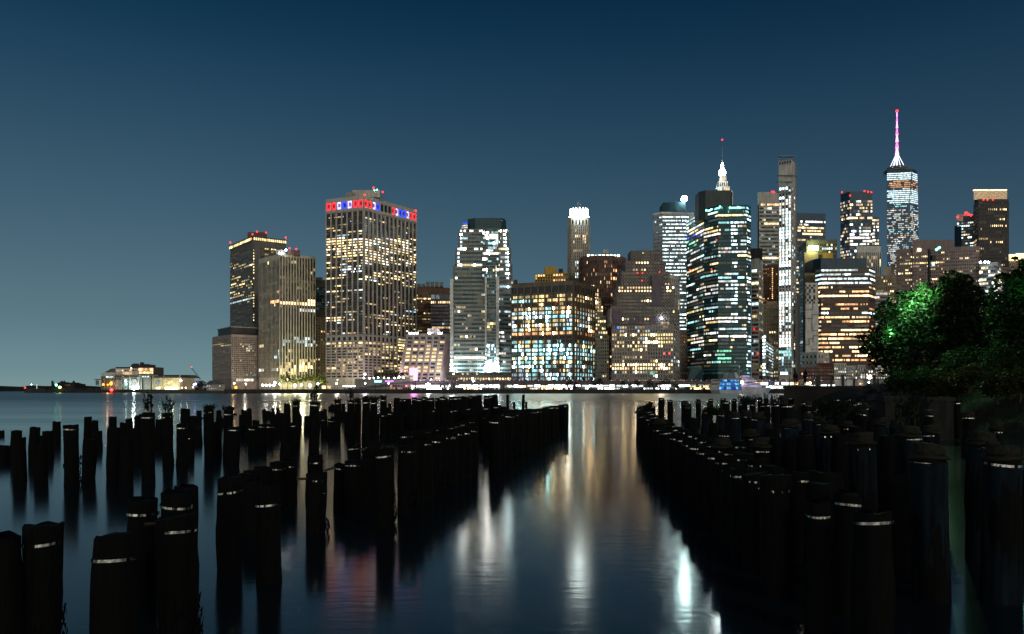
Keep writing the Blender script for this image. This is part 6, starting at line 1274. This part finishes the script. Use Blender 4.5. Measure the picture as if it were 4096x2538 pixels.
# concrete pier with railing
PC = plain('weathered_pier_concrete', (.024, .021, .019), .9, var=.45, scale=.5, bump=.3); D = 87
root = empty('concrete_pier', (X(3300, D), D, 0), 'low weathered concrete pier wall carrying a railing, right of the ferry boat', 'pier'); zt = Z(1544, D)
m = MB(); m.prism(rpoly(3135, 3740, D, 26), -1, zt); m.box(X(3133, D), 46, D-.12, D+.2, zt-.28, zt-.03); m.build('wall', PC, root)
m = MB(); m.box(X(3114, D), X(3180, D), D-1.2, D-.15, -1, Z(1582, D)); m.build('footing', PC, root)
root = empty('railing', (X(3400, D), D, zt), 'steel railing with square posts along the pier edge', 'railing')
for (a, b_, py) in ((3376, 3385, 1499), (3331, 3337, 1516), (3423, 3429, 1516), (3504, 3512, 1499), (3519, 3525, 1514), (3272, 3288, 1501)): m = MB(); m.box(X(a, D), X(b_, D), D+.5, D+.8, zt, Z(py, D)); m.build('post', DARK, root)
m = MB()
for py in (1501, 1516): m.box(X(3188, D), X(3600, D), D+.6, D+.66, Z(py, D)-.03, Z(py, D)+.03)
for k in range(9): x = X(3159, D)+k*.13; m.tube((x, D+.3+k*.35, zt), (x+.05, D+.3+k*.35, Z(1518-k*2.1, D)), .03, n=5)
m.box(X(3160, D), X(3190, D), D+.3, D+.36, Z(1519, D), Z(1517, D)); m.build('rail', DARK, root)
# two people on the pier
CLO = plain('black_clothing', (.012, .012, .014), .9); SKIN = plain('skin', (.3, .18, .13), .6); HAIR = plain('dark_hair', (.01, .008, .007), .7)
def person(x, y, z, h, label, lean=0, turn=0):
    root = empty('person', (x, y, z), label, 'person'); s = h/1.75
    J = [(0, 0, .96), (0, 0, 1.18), (0, lean*.3, 1.40), (0, lean*.42, 1.50), (0, lean*.5, 1.60), (0, lean*.55, 1.70),
         (.10, 0, .92), (.11, .02, .50), (.11, -.01, .09), (.12, -.14, .04), (-.10, 0, .92), (-.12, -.03, .50), (-.12, .03, .09), (-.13, -.10, .04),
         (.19, lean*.3, 1.40), (.24, .02+lean*.3, 1.13), (.17, -.20+lean*.3, 1.02), (.13, -.27+lean*.3, 1.03), (-.19, lean*.3, 1.40), (-.25, .0+lean*.3, 1.12), (-.18, -.20+lean*.3, 1.05), (-.12, -.27+lean*.3, 1.07)]
    E = [(0, 1), (1, 2), (2, 3), (3, 4), (4, 5), (0, 6), (6, 7), (7, 8), (8, 9), (0, 10), (10, 11), (11, 12), (12, 13), (2, 14), (14, 15), (15, 16), (16, 17), (2, 18), (18, 19), (19, 20), (20, 21)]
    rad = [.16, .15, .15, .06, .09, .075, .095, .07, .05, .04, .095, .07, .05, .04, .075, .055, .04, .03, .075, .055, .04, .03]
    ca, sa = math.cos(turn), math.sin(turn)
    me = bpy.data.meshes.new('body'); me.from_pydata([((a*ca-b_*sa)*s, (a*sa+b_*ca)*s, c*s) for a, b_, c in J], E, []); o = bpy.data.objects.new('body', me); col.objects.link(o); o.parent = root
    sk = o.modifiers.new('skin', 'SKIN'); su = o.modifiers.new('subdivision', 'SUBSURF'); su.levels = 2; su.render_levels = 2
    for i, v in enumerate(me.skin_vertices[0].data): v.radius = (rad[i]*s, rad[i]*s); v.use_root = (i == 0)
    me.materials.append(SKIN)
    me2 = me.copy(); m2 = o.copy(); m2.data = me2; m2.name = 'jacket_and_trousers'; col.objects.link(m2); m2.parent = root
    for i, v in enumerate(me2.skin_vertices[0].data): q = .85 if i in (3, 4, 5, 17, 21) else 1.13; v.radius = (rad[i]*s*q, rad[i]*s*q)
    me2.materials.clear(); me2.materials.append(CLO)
    m = MB(); hx, hy = -lean*.55*sa*s, lean*.55*ca*s; m.ball(x+hx, y+hy, z+1.69*s, .115*s, 12); m.build('hair', HAIR, root, True); return root
person(X(3220, D+1.6), D+1.6, zt, 1.78, 'person in dark clothes standing upright at the pier railing with hands raised to the chest', -.12, .5)
person(X(3184, D+2.4), D+2.4, zt, 1.62, 'dark clothed person leaning on the pier\'s end railing, left of the standing one', -.5, -.7)
# riprap stones
ROCKM = plain('riprap_stone', (.05, .048, .046), .9, var=.5, scale=1.2, bump=.6)
def rockmesh(s):
    rr = random.Random(s); m = MB(); n, k = 9, 6
    for a in range(k+1):
        for i in range(n): t = 2*math.pi*i/n; ph = math.pi*(a+.1)/(k+.2); r = 1+rr.uniform(-.22, .22); m.v.append((math.sin(ph)*math.cos(t)*r, math.sin(ph)*math.sin(t)*r*.8, -math.cos(ph)*.6*r))
    for a in range(k):
        for i in range(n): j = (i+1) % n; b_ = a*n; m.f.append((b_+i, b_+j, b_+n+j, b_+n+i)); m.c.append(None)
    m.f.append(tuple(k*n+i for i in range(n))); m.c.append(None); return mk(m, 'rock', ROCKM, False)
ROCKS = [rockmesh(90+i) for i in range(6)]
for i in range(110):
    px = R.uniform(3440, 3740); D_ = R.uniform(66, 86); o = R.choice(ROCKS).copy(); col.objects.link(o); x = X(px, D_); s = R.uniform(.22, .62); o.location = (x, D_, max(.1, bh(x, D_))+s*.15); o.scale = (s*R.uniform(.9, 1.6), s, s*R.uniform(.7, 1.1)); o.rotation_euler = (R.uniform(-.4, .4), R.uniform(-.4, .4), R.uniform(0, 6)); tag(o, 'grey riprap stone in the heap between the pier and the trees', 'stone', 'riprap stones below the trees')
for (a, b_, ya, yb, D_, lab) in ((3540, 3630, 1588, 1650, 46, 'ruined concrete block with pale mortar on its left face'), (3712, 3822, 1590, 1650, 47, 'ruined brick block with white lime streaks, right of the other block')):
    m = MB(); x0, x1, z0, z1 = X(a, D_), X(b_, D_), -.8, Z(ya, D_)
    m.prism([(x0, D_), (x1, D_+.1), (x1+.05, D_+1.2), (x0-.04, D_+1.1)], z0, z1-.25, [(x0+.02, D_), (x1-.05, D_+.1), (x1, D_+1.15), (x0, D_+1.05)]); m.prism([(x0-.08, D_-.08), (x1+.03, D_), (x1+.1, D_+1.25), (x0-.06, D_+1.2)], z1-.25, z1)
    tag(m.build('concrete_block', plain('ruined_masonry', (.014, .014, .013), .95, var=.7, scale=2.2, bump=.7)), lab, 'block')
m = MB(); m.tube((X(3705, 64), 64, Z(1556, 64)), (X(3765, 62), 62, Z(1586, 62)), .07, .04, 7); tag(m.build('driftwood_log', plain('bleached_wood', (.2, .19, .17), .9)), 'bleached branch lying on the bank right of the stone heap', 'log')
# reeds and grass on the bank
m = MB()
for i in range(6500):
    y = R.uniform(44, 66); x = R.uniform(30, 64)
    z = bh(x, y)
    if z < .1: continue
    h = R.uniform(.5, 1.25); d = Vector((R.gauss(0, .22), R.gauss(0, .22), 1))*h; s_ = Vector((R.gauss(0, 1), R.gauss(0, 1), 0)).normalized()*.02; p = Vector((x, y, z-.05)); m.face([p-s_, p+s_, p+d])
tag(m.build('bank_grass', leafmat('bank_grass_blades', (.014, .02, .006), .3)), 'tall dim grass covering the river bank below the trees', 'grass', kind='stuff')
# riverside trees, each crown traced as blobs in the photograph
D = 62
tree('riverside_tree', 'tree lit vivid green by the lamp pole, leftmost of the riverside trees', 3640, D, 1560, [(3615, 1255, 95), (3560, 1330, 95), (3700, 1215, 72), (3505, 1370, 62), (3660, 1340, 100), (3600, 1430, 92), (3520, 1440, 52), (3690, 1450, 90), (3655, 1185, 52), (3740, 1190, 48), (3560, 1250, 55)], 15000, .15, LEAFN, trunks=3, tr=.13)
tree('riverside_tree', 'tallest dark riverside tree with a pointed crown, right of the green lit one', 3790, D+2, 1560, [(3808, 1115, 45), (3815, 1190, 85), (3770, 1280, 92), (3868, 1265, 85), (3800, 1360, 95), (3900, 1340, 80), (3745, 1370, 70), (3850, 1145, 50), (3880, 1190, 55), (3830, 1440, 90)], 16000, .15, LEAFN, trunks=5, tr=.11)
tree('riverside_tree', 'dark riverside tree filling the gap before the right edge crown', 3960, D+4, 1560, [(3960, 1290, 75), (3930, 1400, 94), (4010, 1370, 90), (3965, 1225, 50), (3960, 1470, 90)], 9000, .15, LEAFN, trunks=3, tr=.11)
tree('riverside_tree', 'riverside tree at the right edge of the picture with a high rounded crown', 4070, D-5, 1570, [(4075, 1125, 62), (4035, 1190, 72), (4110, 1200, 85), (4005, 1270, 68), (4070, 1310, 95), (4050, 1420, 105), (4105, 1065, 48)], 12000, .15, LEAFN, trunks=2, tr=.14)
SHR = leafmat('olive_shrub_leaves', (.03, .03, .008), .3)
for (px, py, r, Dd, lab) in ((3880, 1500, 58, 55, 'olive lit shrub under the tallest riverside tree'), (3990, 1530, 70, 52, 'wide olive shrub on the bank near the right edge'), (4085, 1520, 70, 50, 'olive shrub cut by the right edge, below the rounded crown'), (3700, 1510, 66, 58, 'dark shrub behind the stone heap, left part of the undergrowth'), (3600, 1520, 56, 59, 'dark low shrub at the end of the pier railing'), (3790, 1530, 76, 57, 'dark shrub between the stone heap and the olive shrubs'), (3850, 1440, 70, 58, 'leggy dark shrub below the tallest riverside tree'), (4000, 1450, 90, 56, 'big dark shrub below the gap filling tree')):
    tree('shrub', lab, px, Dd, py+r, [(px, py, r), (px-r*.6, py+r*.3, r*.7), (px+r*.6, py+r*.3, r*.7)], 2600, .1, SHR if 'olive' in lab else LEAFN, trunks=2, tr=.05, cat='shrub')
# lamp pole with teal tubes behind the trees
D = 68; root = empty('lamp_pole', (X(3717, D), D, 3), 'wooden pole with two teal lamp tubes rising behind the riverside trees', 'lamp'); m = MB(); m.tube((X(3717, D), D, 2.5), (X(3717, D), D, Z(998, D)), .16, .13, 8); m.build('pole', DARK, root)
TT = emis('teal_lamp_tube', (.2, 1, .85), 5)
m = MB(); m.tube((X(3738, D), D-.2, Z(1003, D)), (X(3755, D), D-.2, Z(991, D)), .09, n=8); m.build('lamp_tube', TT, root); m = MB(); m.ball(X(3726, D), D-.3, Z(1059, D), .12, 8); m.build('lamp', TT, root)
m = MB(); m.tube((X(3717, D), D, Z(1005, D)), (X(3740, D), D-.2, Z(1001, D)), .03, n=5); m.tube((X(3717, D), D, Z(1012, D)), (X(3733, D), D-.1, Z(1040, D)), .03, n=5); m.box(X(3722, D), X(3737, D), D-.3, D, Z(1044, D), Z(1024, D)); m.build('bracket', DARK, root)
point('lamp_light', 3690, 1165, 60.7, 1700, (.4, 1, .42), .2, parent=root); point('lamp_light', 3640, 1225, 60.5, 650, (.36, 1, .42), .2, parent=root); point('lamp_light', 3565, 1330, 60.2, 420, (.3, 1, .38), .2, parent=root)
point('lamp_light', 4085, 1150, 55.6, 60, (.2, 1, .34), .3, parent=root)
for o in POSTS+MUSS+BANDS+SLEEVES+CAPS+STUBS+ROCKS: bpy.data.objects.remove(o)
